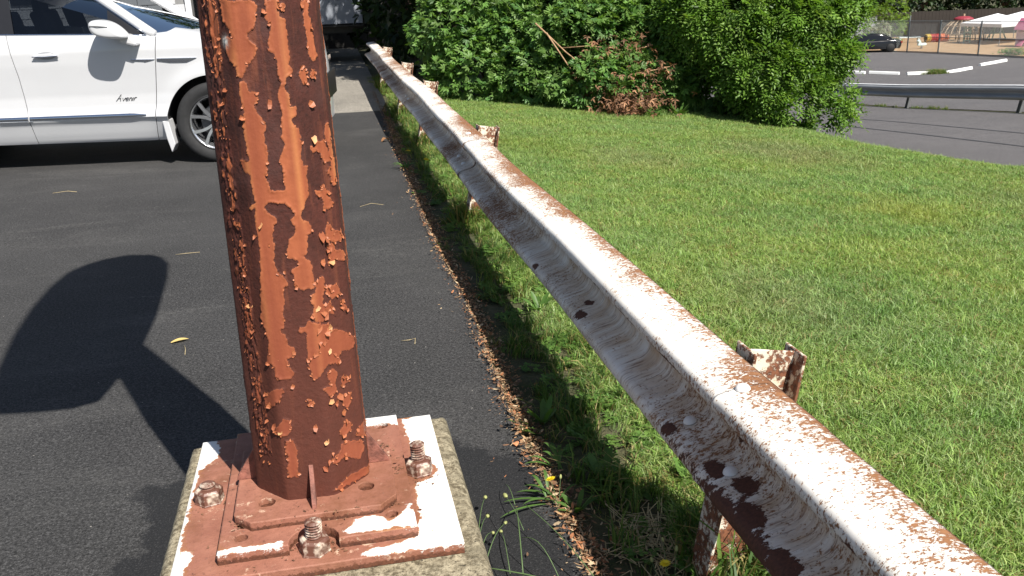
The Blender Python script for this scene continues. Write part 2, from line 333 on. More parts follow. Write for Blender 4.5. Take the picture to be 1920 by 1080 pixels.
def strip_sheet(name, ys, xl, xr, nx, zf, mat, **kw):
    V = []
    for y, a, b in zip(ys, xl, xr):
        xs = np.linspace(a, b, nx); V.append(np.stack([xs, np.full(nx, y), zf(xs, np.full(nx, y))], -1))
    return obj(name, mesh_data(name, np.concatenate(V), gridfaces(len(ys), nx)[:, ::-1].copy(), True), mat, **kw)

ys = np.linspace(-6, 12.62, 380)
strip_sheet('parking_lot', ys, np.full_like(ys, -60), asph_edge(ys), 3, lambda x, y: np.zeros_like(x), M_ASPH, kind='structure')
ys = np.linspace(12.55, 60, 200)
strip_sheet('worn_apron', ys, np.full_like(ys, -60), asph_edge(ys)+0.1*np.clip((ys-12.6), 0, 1), 3, lambda x, y: np.zeros_like(x)-0.004, M_APRON, kind='structure')
ys = np.linspace(-40, 62, 205)
strip_sheet('road', ys, xedge(ys)+2.1, np.full_like(ys, 15.55), 6, lambda x, y: zlow(y)+0.004, M_ROAD, kind='structure')
strip_sheet('lower_lot', ys, np.full_like(ys, 15.85), np.where(ys < 44, 41.0, np.interp(ys, [44, 46.4, 49.7, 53, 55.3, 57.8, 59.5, 62], [40.6, 39.9, 39.4, 39.0, 38.4, 36.5, 30, 28])), 12, lambda x, y: zlow(y)+0.005, M_ROAD, kind='structure')
def sand_z(x, y): return zlow(y)+0.012
ys = np.linspace(44, 72, 40)
strip_sheet('playground_sand', ys, np.interp(ys, [44, 46.4, 49.7, 53, 55.3, 57.8, 59.5, 62], [40.7, 40.0, 39.5, 39.1, 38.5, 36.6, 30.2, 28.2]), np.full_like(ys, 75), 10, sand_z, M_SAND, kind='structure')

# tar seams across the road
for k, (x0, x1) in enumerate(((11.0, 11.06), (12.4, 12.46))):
    yy = np.linspace(6, 40, 60); V = []
    for y in yy: V += [(x0+0.05*math.sin(y*0.5+k), y, zlow(y)+0.009), (x1+0.05*math.sin(y*0.5+k), y, zlow(y)+0.009)]
    obj('tar_seam', mesh_data('tar_seam', V, gridfaces(60, 2)), plain('tar', (0.03, 0.03, 0.032), 0.6), kind='structure')

# ------------------------------------------------------------------ steel pole on its footing
PX, PY = -0.13, 2.292
HB = 0.25
Z1, Z2, Z3 = HB+0.03, HB+0.06, HB+0.085
def rustpaint_mat():
    t = NT('peeling_red_paint'); c = t.coord()
    p = t.attr('paint'); n1 = t.noise(c, 90, 4, 0.7); n2 = t.noise(c, 14, 5, 0.6); st = t.noise(t.scale(c, (26, 26, 1.2)), 1.0, 5, 0.6)
    rust = t.mix(t.ramp(n2, 0.3, 0.7), (0.046, 0.0135, 0.0095), (0.090, 0.024, 0.016))
    rust = t.mix(t.ramp(n1, 0.48, 0.75, 0, 0.7), rust, (0.022, 0.0085, 0.006))
    rust = t.mix(t.ramp(t.noise(c, 5, 3), 0.55, 0.75, 0, 0.6), rust, (0.085, 0.040, 0.034))
    rust = t.mix(t.ramp(t.noise(t.scale(c, (30, 30, 3)), 1.0, 4, 0.7), 0.54, 0.68, 0, 0.6), rust, (0.17, 0.05, 0.024))
    rust = t.mix(t.ramp(t.voro(c, 240), 0.22, 0.1, 0, 0.7), rust, (0.018, 0.008, 0.006))
    low = t.ramp(t.n('ShaderNodeSeparateXYZ', {0: c}).outputs[2], 0.85, 0.4, 0, 0.55)
    rust = t.mix(low, rust, (0.115, 0.034, 0.020))
    paint = t.mix(t.ramp(st, 0.35, 0.65), (0.255, 0.068, 0.031), (0.375, 0.110, 0.047))
    paint = t.mix(t.ramp(n2, 0.45, 0.75, 0, 0.55), paint, (0.22, 0.056, 0.026))
    paint = t.mix(t.attr('wear_highlight'), paint, (0.50, 0.20, 0.07))
    paint = t.mix(low, paint, (0.21, 0.056, 0.032))
    paint = t.mix(t.ramp(n1, 0.62, 0.8, 0, 0.5), paint, (0.16, 0.05, 0.03))
    m = t.ramp(t.math('ADD', t.math('ADD', p, t.ramp(n1, 0.2, 0.8, -0.28, 0.28)), t.ramp(t.noise(c, 260, 3, 0.7), 0.2, 0.8, -0.3, 0.3)), 0.44, 0.56)
    col = t.mix(m, rust, paint)
    col = t.mix(t.math('MULTIPLY', t.attr('bare'), t.ramp(n1, 0.35, 0.55)), col, (0.62, 0.60, 0.56))
    bmp = t.bump(t.math('ADD', t.math('MULTIPLY', n1, t.ramp(m, 0, 1, 1.0, 0.25)), t.math('MULTIPLY', n2, 0.6)), 0.5, 0.004)
    return t.done(col, t.ramp(m, 0, 1, 0.72, 0.50), bmp, spec=0.35)
M_POLE = rustpaint_mat()

pole = empty('steel_pole', (PX, PY, HB), label='thick rusty pole with peeling orange-brown paint bolted to a concrete footing', cat='pole')
def rad(z): return 0.1535-0.0125*(z-0.38)-0.036*np.clip(z-1.62, 0, 2.2)
def pole_r(th, z):
    d = (th-(20.0+22.5)+22.5) % 45.0-22.5      # corners sit at 20 +- 22.5 offsets below
    d = (th-42.5+22.5) % 45.0-22.5
    f = 0.962/np.cos(np.radians(d)); cap = 1.026
    k = 110.0
    return rad(z)*(-np.log(np.exp(-k*f)+np.exp(-k*cap))/k + 0.012)
NTH = 380
zz = np.concatenate([np.arange(Z3-0.005, 1.72, 0.0026), np.linspace(1.73, 4.1, 120)])
th = np.linspace(-180, 180, NTH, endpoint=False)
TH, ZZ = np.meshgrid(th, zz, indexing='ij')
wt = TH+(fbm(TH*0.35, ZZ*110, seed=11)-0.5)*3.2+(vnoise(TH*1.2, ZZ*420, seed=12)-0.5)*1.6
wz = ZZ+(fbm(TH*0.35, ZZ*110, seed=21)-0.5)*0.011+(vnoise(TH*1.2, ZZ*420, seed=22)-0.5)*0.004
mask = np.zeros(TH.shape, bool)
for P in PATCH:
    P = np.array(P); a0, a1, b0, b1 = P[:, 0].min()-4, P[:, 0].max()+4, P[:, 1].min()-.02, P[:, 1].max()+.02
    ii = np.where((th >= a0) & (th <= a1))[0]; jj = np.where((zz >= b0) & (zz <= b1))[0]
    if len(ii) and len(jj):
        s = np.ix_(ii, jj); mask[s] |= inpoly(wt[s], wz[s], P)
back = (np.abs(TH-3) > 82) | (ZZ > 1.6)
free = fbm(np.cos(np.radians(TH))*3.2, np.sin(np.radians(TH))*3.2, ZZ*2.2, seed=31) > 0.52
mask = np.where(back, mask | free, mask)
scab = (np.abs(TH+52+6*(ZZ-1)) < 9) & (ZZ > 0.45)     # flaked, scabby vertical band
mask = np.where(scab, (mask & (fbm(TH*0.3, ZZ*14, seed=42) > 0.5)) | (fbm(TH*0.35, ZZ*42, seed=41) > 0.60), mask)
pf = mask.astype(float)
def blur(a, n):
    for _ in range(n): a = (np.roll(a, 1, 0)+np.roll(a, -1, 0)+np.roll(a, 1, 1)+np.roll(a, -1, 1)+a)/5
    return a
b1 = blur(pf, 6)
edge = pf*np.clip((1-b1)*2.2, 0, 1)
lift = pf*0.0011+edge*0.0032*np.clip(fbm(TH*0.25, ZZ*60, seed=51)*2.2-0.75, 0, 1)
lift += np.where(scab, 0.007*(fbm(TH*0.5, ZZ*70, seed=61)-0.4), 0)
RR = pole_r(TH, ZZ)+lift+0.0006*(fbm(TH*0.5, ZZ*150, seed=71)-0.5)
tr_ = np.radians(TH)
wear_highlight = np.clip(1-np.abs(((TH-20+22.5) % 45)-22.5)/4.5, 0, 1)*0.55*pf*np.clip(fbm(TH*0.02, ZZ*7, seed=81)*2.4-0.8, 0, 1) + 0.15*edge  # ridge highlights painted lighter along the corners, plus worn patch edges
bare = np.exp(-(((TH+33)/3.2)**2+((ZZ-1.497)/0.011)**2))*1.4
V = np.stack([np.sin(tr_)*RR, -np.cos(tr_)*RR, ZZ-HB], -1).reshape(-1, 3)
obj('shaft', mesh_data('shaft', V, gridfaces(NTH, len(zz), True), True, {'paint': blur(pf, 2).ravel(), 'wear_highlight': np.clip(wear_highlight, 0, 1).ravel(), 'bare': np.clip(bare, 0, 1).ravel()}), M_POLE, pole, label='octagonal shaft with ragged patches of peeling orange paint')

# curled paint chips standing off the shaft
_t = NT('paint_chip'); _c = _t.coord(); _r = _t.n('ShaderNodeObjectInfo').outputs['Random']
M_CHIP = _t.done(_t.mix(_t.ramp(_t.noise(_c, 60, 3), 0.35, 0.65), _t.mix(_r, (0.27, 0.07, 0.03), (0.40, 0.13, 0.05)), (0.32, 0.10, 0.042)), 0.55)
M_CHIP2 = plain('paint_chip_back', (0.50, 0.24, 0.10), 0.6, 0.3, 40)
def chip_shape(r, curl, seed):
    q = np.random.default_rng(seed); n = 6; V = [(0, 0, 0)]; F = []
    rr = r*(0.45+0.85*q.random(n)); asp = 0.45+0.55*q.random()
    ax = q.random()*math.pi
    for ring, s in ((0, 0.55), (1, 1.0)):
        for k in range(n):
            a = 2*math.pi*k/n; x, y = math.cos(a)*rr[k]*s*asp, math.sin(a)*rr[k]*s
            d = x*math.cos(ax)+y*math.sin(ax)
            V.append((x, y, curl*(d*d/r)+0.15*curl*max(0, y)*s))
    for k in range(n):
        F.append((0, 1+k, 1+(k+1) % n)); F.append((1+k, 1+n+k, 1+n+(k+1) % n, 1+(k+1) % n))
    m = len(V); V = V+[(x, y, z-0.0007) for x, y, z in V]; F = F+[tuple(m+i for i in f[::-1]) for f in F]
    for k in range(n): F.append((1+n+k, m+1+n+k, m+1+n+(k+1) % n, 1+n+(k+1) % n))
    return V, F
CHIPS = []
for k in range(10):
    V, F = chip_shape(0.0085, 0.25+0.09*k, 100+k); me = mesh_data('paint_chip', V, F, False); me.materials.append(M_CHIP if k % 5 else M_CHIP2); CHIPS.append(me)
def shaft_frame(t, z, off=0.0015):
    r = float(pole_r(np.array([t]), np.array([z]))[0])+off; a = math.radians(t)
    n = Vector((math.sin(a), -math.cos(a), 0)); tx = Vector((math.cos(a), math.sin(a), 0))
    return Vector((n.x*r, n.y*r, z-HB)), Matrix((tx, Vector((0, 0, 1)), n)).transposed().to_4x4()
big = [(41, 1.268, 1.4), (38, 1.03, 1.5), (45, 1.02, 1.9), (48, 0.995, 1.6), (35, 0.965, 1.3), (47, 0.96, 1.7), (40, 0.90, 1.2), (43, .885, 1.4), (36, .84, 1.0), (42, .84, 1.1),
       (23, .855, 1.3), (29, .84, 1.5), (33, .83, 1.6), (24, .80, 1.6), (30, .785, 1.5), (35, .79, 1.3), (22, .765, 1.3), (27, .76, 1.4), (16, .735, 1.3), (12, .728, 1.0), (31, .735, 1.0), (38, .72, .9),
       (2, 1.355, 1.1), (40, 1.40, 1.0), (43, 1.345, 1.6), (-20, 1.075, 1.2), (-26, 1.05, 1.2), (-9, .955, 1.0), (-3, .955, .9), (33, .585, 1.5), (27, .60, 1.3), (38, .60, 1.3), (41, .55, 1.5), (44, .525, 1.3), (8, .535, 1.1), (17, .49, 1.1),
       (18, .435, 1.1), (14, .415, 1.2), (-42, 1.39, 1.2), (-47, 1.36, 1.3), (-44, .87, 1.2), (-47, .80, 1.3), (-8, .655, 1.0), (-40, .555, 1.1), (-32, .545, 1.1), (-25, .53, 1.0), (22, .455, .8), (37, .435, .9), (-22, .405, .9)]
for k, (t_, z_, s_) in enumerate(big):
    c_, fr = shaft_frame(t_, z_)
    o = obj('paint_chip', CHIPS[k % 10], None, pole)
    o.matrix_local = Matrix.Translation(c_) @ fr @ Matrix.Rotation((rng.random()-.5)*1.6, 4, 'Z') @ Matrix.Rotation(-0.15-0.5*rng.random(), 4, 'X') @ Matrix.Diagonal((s_*.9, s_*(0.7+0.6*rng.random()), s_*.6, 1))
sv, sf = [], []
def scatter_chip(t_, z_, s_, var):
    V, F = chip_shape(0.0085*s_, 0.3+0.6*rng.random(), var)
    c_, fr = shaft_frame(t_, z_)
    m = Matrix.Translation(c_) @ fr @ Matrix.Rotation((rng.random()-.5)*2.0, 4, 'Z') @ Matrix.Rotation(-0.1-0.7*rng.random(), 4, 'X')
    b = len(sv); sv.extend([tuple(m @ Vector(q)) for q in V]); sf.extend([tuple(b+i for i in f) for f in F])
for k in range(150): scatter_chip(-51+rng.normal(0, 5.0), 0.42+1.2*rng.random()**1.2, 0.2+0.6*rng.random()**3, k)
for P in PATCH:
    for k in range(8):
        i = rng.integers(len(P)); a, b_ = P[i], P[(i+1) % len(P)]; u = rng.random()
        scatter_chip(a[0]+(b_[0]-a[0])*u, a[1]+(b_[1]-a[1])*u, 0.3+0.7*rng.random()**1.8, k+400)
obj('paint_scale', mesh_data('paint_scale', sv, sf, False), M_CHIP, pole, kind='stuff')

# plates: grids whose vertices are pushed out of holes, notches and cut corners
def ragged(x, y, polys, amp=0.012, seed=0):
    wx = x+(fbm(x*70, y*70, seed=seed)-0.5)*amp*2+(vnoise(x*260, y*260, seed=seed+5)-0.5)*amp*0.8
    wy = y+(fbm(x*70, y*70, seed=seed+9)-0.5)*amp*2
    m = np.zeros(x.shape, bool)
    for p in polys: m |= inpoly(wx, wy, p)
    return m.astype(float)
def plate_mat():
    t = NT('plate_paint'); c = t.coord(); n1 = t.noise(c, 70, 5, 0.7); n2 = t.noise(c, 11, 4, 0.6); nf = t.noise(c, 300, 2)
    red = t.mix(t.ramp(n2, 0.3, 0.7), (0.25, 0.102, 0.068), (0.35, 0.155, 0.104))
    red = t.mix(t.ramp(n1, 0.56, 0.72, 0, 0.75), red, (0.13, 0.055, 0.038))
    red = t.mix(t.ramp(t.noise(c, 25, 6, 0.75), 0.62, 0.70, 0, 0.8), red, (0.06, 0.03, 0.022))
    red = t.mix(t.ramp(t.noise(c, 6, 5, 0.7), 0.46, 0.66, 0, 0.85), red, (0.19, 0.078, 0.042))
    red = t.mix(t.math('MULTIPLY', t.ramp(t.noise(c, 17, 6, 0.75), 0.60, 0.66), t.ramp(n1, 0.4, 0.55)), red, (0.60, 0.42, 0.30))
    wm = t.ramp(t.math('ADD', t.math('ADD', t.attr('white'), t.ramp(n1, 0.2, 0.8, -0.42, 0.42)), t.ramp(nf, 0.2, 0.8, -0.25, 0.25)), 0.36, 0.64)
    halo = t.ramp(t.math('ADD', t.attr('halo'), t.ramp(n1, 0.2, 0.8, -0.4, 0.4)), 0.3, 0.75)
    col = t.mix(t.math('MULTIPLY', halo, 0.75), red, (0.34, 0.15, 0.055))
    white = t.mix(t.ramp(t.noise(c, 45, 5, 0.75), 0.60, 0.70), (0.82, 0.80, 0.76), (0.45, 0.30, 0.17))
    col = t.mix(wm, col, white)
    rs = t.mix(t.ramp(n1, 0.35, 0.65), (0.055, 0.024, 0.016), (0.16, 0.062, 0.034))
    col = t.mix(t.ramp(t.math('ADD', t.attr('rust'), t.ramp(n1, 0.2, 0.8, -0.45, 0.45)), 0.45, 0.6), col, rs)
    return t.done(col, 0.62, t.bump(t.math('ADD', n1, t.math('MULTIPLY', nf, 0.4)), 0.5, 0.004), spec=0.35)
M_PLATE = plate_mat()
def plate(name, x0, x1, y0, y1, ztop, thick, white, cuts=(), holes=(), chamfer=0.0, notch=None, res=0.005, seed=0, rustpts=(), label=None):
    nx, ny = int((x1-x0)/res)+1, int((y1-y0)/res)+1
    X, Y = np.meshgrid(np.linspace(x0, x1, nx), np.linspace(y0, y1, ny), indexing='ij')
    X0, Y0 = X.copy(), Y.copy(); dead = np.zeros(X.shape, bool)
    for hx, hy, hr in list(holes)+([notch] if notch else []):
        d = np.hypot(X0-hx, Y0-hy); ins = d < hr; dead |= d < hr-res*1.45
        k = np.where(ins & (d > 1e-6), hr/np.maximum(d, 1e-6), 1); X = np.where(ins, hx+(X0-hx)*k, X); Y = np.where(ins, hy+(Y0-hy)*k, Y)
    if chamfer:
        for cx, cy, sx, sy in ((x0, y0, 1, 1), (x1, y0, -1, 1), (x0, y1, 1, -1), (x1, y1, -1, -1)):
            s = (X0-cx)*sx+(Y0-cy)*sy-chamfer; ins = s < 0; dead |= s < -res*1.8
            X = np.where(ins, X0-sx*s/2, X); Y = np.where(ins, Y0-sy*s/2, Y)
    wm = ragged(X0, Y0, white, 0.011, seed)
    h = 0.0016*(fbm(X0*9, Y0*9, seed=seed+2)-0.5)+0.0012*(fbm(X0*60, Y0*60, seed=seed+3)-0.5)
    V = np.stack([X-PX, Y-PY, np.full(X.shape, ztop-HB)+h], -1).reshape(-1, 3)
    F = gridfaces(nx, ny); dd = dead.ravel(); F = F[~(dd[F].any(1))]
    hal = blur(wm.reshape(nx, ny), 22)*1.25
    ru = np.zeros(X.shape)
    for rx, ry, rr in rustpts: ru = np.maximum(ru, 1-np.hypot(X0-rx, Y0-ry)/rr)
    ru = np.clip(ru, 0, 1)
    bm = bmesh.new()
    la = bm.verts.layers.float.new('white'); lh = bm.verts.layers.float.new('halo'); lr = bm.verts.layers.float.new('rust')
    bv = [bm.verts.new(q) for q in V]
    wmb = blur(wm, 2)
    for b_, a, h_, r_ in zip(bv, wmb.ravel(), hal.ravel(), ru.ravel()): b_[la] = a; b_[lh] = h_; b_[lr] = r_
    for f in F: bm.faces.new([bv[i] for i in f])
    bmesh.ops.delete(bm, geom=[v for v in bm.verts if not v.link_faces], context='VERTS')
    for f in bm.faces: f.smooth = True
    bed = [e for e in bm.edges if len(e.link_faces) == 1]
    q = np.random.default_rng(seed)
    for dz_, out in ((0.004, 0.0), (thick-0.004, 1.0)):
        r = bmesh.ops.extrude_edge_only(bm, edges=bed); nvv = [g for g in r['geom'] if isinstance(g, bmesh.types.BMVert)]
        for v in nvv: v.co.z -= dz_; v[lr] = out; v[lh] = 0; v[la] *= (1-out)*0.6
        if out == 0:
            for v in nvv: v.co.x += (q.random()-.5)*0.0015; v.co.y += (q.random()-.5)*0.0015
        bed = [g for g in r['geom'] if isinstance(g, bmesh.types.BMEdge)]
    bmesh.ops.recalc_face_normals(bm, faces=bm.faces)
    me = bpy.data.meshes.new(name); bm.to_mesh(me); bm.free(); me.materials.append(M_PLATE)
    return obj(name, me, None, pole, label=label)
W1 = [[(0.245, 2.67), (0.155, 2.643), (0.139, 2.641), (0.15, 2.538), (0.152, 2.464), (0.149, 2.385), (0.197, 2.353), (0.216, 2.301), (0.195, 2.261), (0.143, 2.24), (0.143, 2.18), (0.134, 2.07), (0.13, 1.997), (0.116, 1.979), (0.054, 1.96), (0.007, 1.952), (-0.029, 1.938), (-0.011, 1.925), (0.232, 1.92)],
      [(-0.49, 2.67), (-0.432, 2.66), (-0.418, 2.59), (-0.426, 2.532), (-0.462, 2.484), (-0.478, 2.459)],
      [(-0.49, 1.94), (-0.472, 2.063), (-0.436, 2.053), (-0.434, 2.019), (-0.448, 1.984), (-0.44, 1.93)],
      [(-0.48, 2.47), (-0.468, 2.47), (-0.467, 2.05), (-0.48, 2.05)]]
plate('base_plate', -0.476, 0.232, 1.922, 2.652, Z1, 0.030, W1, seed=1, rustpts=[(0.161, 2.299, 0.06), (0.14, 2.1, 0.012), (-0.134, 1.988, 0.06)], label='largest lower plate, red-brown with bare white patches')
W2 = [[(-0.061, 2.001), (-0.038, 2.038), (-0.013, 2.061), (0.035, 2.048), (0.049, 2.015), (0.084, 2.043), (0.113, 2.089), (0.13, 1.97), (0.063, 1.99), (0.037, 1.985), (-0.009, 1.99), (-0.044, 1.992)],
      [(0.14, 2.64), (0.02, 2.64), (0.027, 2.567), (0.055, 2.559), (0.091, 2.572), (0.135, 2.53)],
      [(-0.37, 1.975), (-0.37, 2.0), (-0.28, 1.996), (-0.21, 1.998), (-0.21, 1.975)],
      [(-0.31, 2.36), (-0.28, 2.41), (-0.27, 2.34), (-0.3, 2.33)]]
plate('base_plate', -0.366, 0.122, 1.978, 2.62, Z2, 0.029, W2, holes=[(-0.308, 2.100, 0.020), (-0.313, 2.040, 0.017), (0.056, 2.108, 0.020), (0.064, 2.052, 0.017), (0.07, 2.56, 0.022)], notch=(-0.134, 1.985, 0.062), seed=2, res=0.0042, rustpts=[(-0.134, 2.0, 0.08)], label='middle plate with bolt holes and a notch round the front anchor bolt')
plate('base_plate', -0.333, 0.082, 2.062, 2.50, Z3, 0.0245, [[(-0.31, 2.36), (-0.28, 2.41), (-0.262, 2.37), (-0.275, 2.33)]], holes=[(-0.252, 2.150, 0.022), (0.006, 2.164, 0.022), (-0.252, 2.43, 0.022), (0.006, 2.43, 0.022)], chamfer=0.045, seed=3, res=0.0042, label='top plate with cut corners and four round holes')
# triangular gussets
_g = plain('rusty_gusset', (0.22, 0.085, 0.06), 0.7, 0.5, 40, bump=0.5)
for a in (0, 90, 180, 270):
    A = math.radians(a); d = Vector((math.sin(A), -math.cos(A), 0)); s = Vector((math.cos(A), math.sin(A), 0))
    m = MB().prism([(0.135, 0.0), (0.208, 0.0), (0.205, 0.012), (0.152, 0.095), (0.135, 0.105)], -0.006, 0.006, lambda u, w_, h: d*u+s*h+Vector((0, 0, Z3-HB+w_)))
    m.build('gusset', _g, pole, bevel=0.0018)
# anchor bolts and nuts
def steel_mat():
    t = NT('rusty_bright_steel'); c = t.coord(); n1 = t.noise(c, 110, 5, 0.7)
    col = t.mix(t.ramp(t.noise(c, 34, 4, 0.6), 0.48, 0.60), (0.14, 0.062, 0.042), (0.60, 0.50, 0.40))
    col = t.mix(t.ramp(t.noise(c, 26, 4), 0.52, 0.62, 0, 0.8), col, (0.09, 0.034, 0.02))
    return t.done(col, 0.5, t.bump(n1, 0.25, 0.002))
M_BOLT = steel_mat()
for k, (bx_, by_, hgt, lean) in enumerate(((-0.418, 2.295, 0.056, 0.0), (-0.134, 1.986, 0.088, 0.03), (0.161, 2.299, 0.094, -0.02), (-0.13, 2.60, 0.08, 0.0))):
    prof = [(0.0, hgt), (0.014, hgt-0.001), (0.0185, hgt-0.004)]
    z = hgt-0.006
    while z > 0.0: prof += [(0.0212, z), (0.0212, z-.001), (0.0165, z-0.0035), (0.0165, z-.0045)]; z -= 0.0075
    bo = MB().lathe(prof, n=20).build('anchor_bolt', M_BOLT, pole, smooth=False, loc=(bx_-PX, by_-PY, Z1-HB), rot=(lean, lean, 0))
    nut = MB(); rr = 0.039
    ang0 = 0.3+0.5*k
    hexr = lambda s: [(rr*s*math.cos(ang0+i*math.pi/3), rr*s*math.sin(ang0+i*math.pi/3)) for i in range(6)]
    V = [(*p_, -0.0015) for p_ in hexr(1.06)]+[(*p_, 0.003) for p_ in hexr(1.06)]+[(*p_, 0.004) for p_ in hexr(1.0)]+[(*p_, 0.034) for p_ in hexr(1.0)]+[(*p_, 0.040) for p_ in hexr(0.84)]+[(*p_, 0.041) for p_ in hexr(0.5)]
    F = [(i*6+j, i*6+(j+1) % 6, i*6+6+(j+1) % 6, i*6+6+j) for i in range(5) for j in range(6)]
    nut.add(V, F).build('nut', M_BOLT, bo, bevel=0.0015)
# rust crumbs and dirt lying on the plates
M_CRUMB = plain('rust_crumb', (0.17, 0.085, 0.045), 0.9, 0.5, 60)
cv, cf = [], []
for (cx_, cy_, z_, n_, sp_) in ((0.045, 2.345, Z3, 110, 0.022), (-0.075, 1.995, Z1, 40, 0.02), (-0.19, 2.02, Z1, 30, 0.02), (0.10, 2.27, Z2, 30, 0.012), (-0.32, 2.09, Z2, 20, 0.015), (0.07, 2.10, Z2, 20, 0.012), (0.17, 2.26, Z1, 40, 0.03), (-0.1, 2.08, Z3, 25, 0.05), (-0.25, 1.96, Z1, 25, 0.06), (-0.42, 2.26, Z1, 15, 0.03)):
    for k in range(n_):
        p_ = Vector((cx_+rng.normal(0, sp_)-PX, cy_+rng.normal(0, sp_)-PY, z_-HB+0.002)); r_ = 0.0012+0.003*rng.random()**2; b = len(cv)
        cv += [tuple(p_+Vector((rng.normal(0, 1), rng.normal(0, 1), abs(rng.normal(0, .6))))*r_) for _ in range(5)]
        cf += [(b, b+1, b+2), (b, b+2, b+3), (b, b+3, b+4), (b+1, b+2, b+4), (b+2, b+3, b+4), (b, b+1, b+4)]
obj('rust_crumbs', mesh_data('rust_crumbs', cv, cf), M_CRUMB, pole, kind='stuff')
# fan-shaped board on the pole, above the picture: its shadow lies on the lot
ex, ey = 0.2, 0.98
BO = [(-0.87, 3.23), (-0.66, 3.49), (-0.41, 3.7), (-0.15, 3.84), (0.12, 3.9), (0.34, 3.82), (0.55, 3.69), (0.78, 3.49), (0.96, 3.24), (1.02, 3.06), (1.0, 2.9), (0.84, 2.72), (0.43, 2.4), (0.15, 2.25), (-0.17, 2.17), (-0.30, 2.15), (-0.42, 2.14), (-0.6, 2.29), (-0.8, 2.52), (-1.0, 2.77), (-0.98, 2.95)]
MB().prism(BO, -0.17, -0.145, lambda u, w_, h: Vector((ex*(u+0.21)+ey*h, ey*(u+0.21)-ex*h, w_*1.15-0.33-HB))).build('board', plain('weathered_white_board', (0.55, 0.53, 0.5), 0.7, 0.2, 4), pole)
_b = plain('rusty_bracket', (0.10, 0.04, 0.025), 0.8, 0.3)
for bz in (2.7, 3.1): MB().box((-0.06, 0.01, bz-HB), (0.26, 0.2, 0.05)).build('board_bracket', _b, pole)

# concrete footing
def concrete_mat():
    t = NT('mossy_concrete'); c = t.coord(); n = t.noise(c, 55, 6, 0.75); n2 = t.noise(c, 9, 4)
    col = t.mix(t.ramp(n, 0.40, 0.60), (0.105, 0.083, 0.048), (0.42, 0.365, 0.25))
    col = t.mix(t.ramp(n2, 0.45, 0.7, 0, 0.6), col, (0.15, 0.13, 0.085))
    col = t.mix(t.ramp(t.noise(c, 130, 3), 0.60, 0.68), col, (0.055, 0.048, 0.032))
    return t.done(col, 0.95, t.bump(n, 0.9, 0.008))
fx0, fx1, fy0, fy1 = -0.522, 0.290, 1.79, 2.702
nx, ny = 90, 100
X, Y = np.meshgrid(np.linspace(fx0, fx1, nx), np.linspace(fy0, fy1, ny), indexing='ij')
e = np.minimum(np.minimum(X-fx0, fx1-X), np.minimum(Y-fy0, fy1-Y))
Zc = HB-0.022*np.clip(1-e/0.022, 0, 1)**2+np.where(e < 0.045, 0.006*(fbm(X*40, Y*40, seed=91)-0.6), 0)-0.0015
V = np.stack([X, Y, Zc], -1).reshape(-1, 3)
bm = bmesh.new(); bv = [bm.verts.new(q) for q in V]
for f in gridfaces(nx, ny): bm.faces.new([bv[i] for i in f]).smooth = True
r = bmesh.ops.extrude_edge_only(bm, edges=[e_ for e_ in bm.edges if len(e_.link_faces) == 1])
for v in r['geom']:
    if isinstance(v, bmesh.types.BMVert): v.co.z = -0.03
bmesh.ops.recalc_face_normals(bm, faces=bm.faces)
me = bpy.data.meshes.new('concrete_footing'); bm.to_mesh(me); bm.free()
obj('concrete_footing', me, concrete_mat(), label='square mossy concrete footing under the rusty pole', cat='footing')

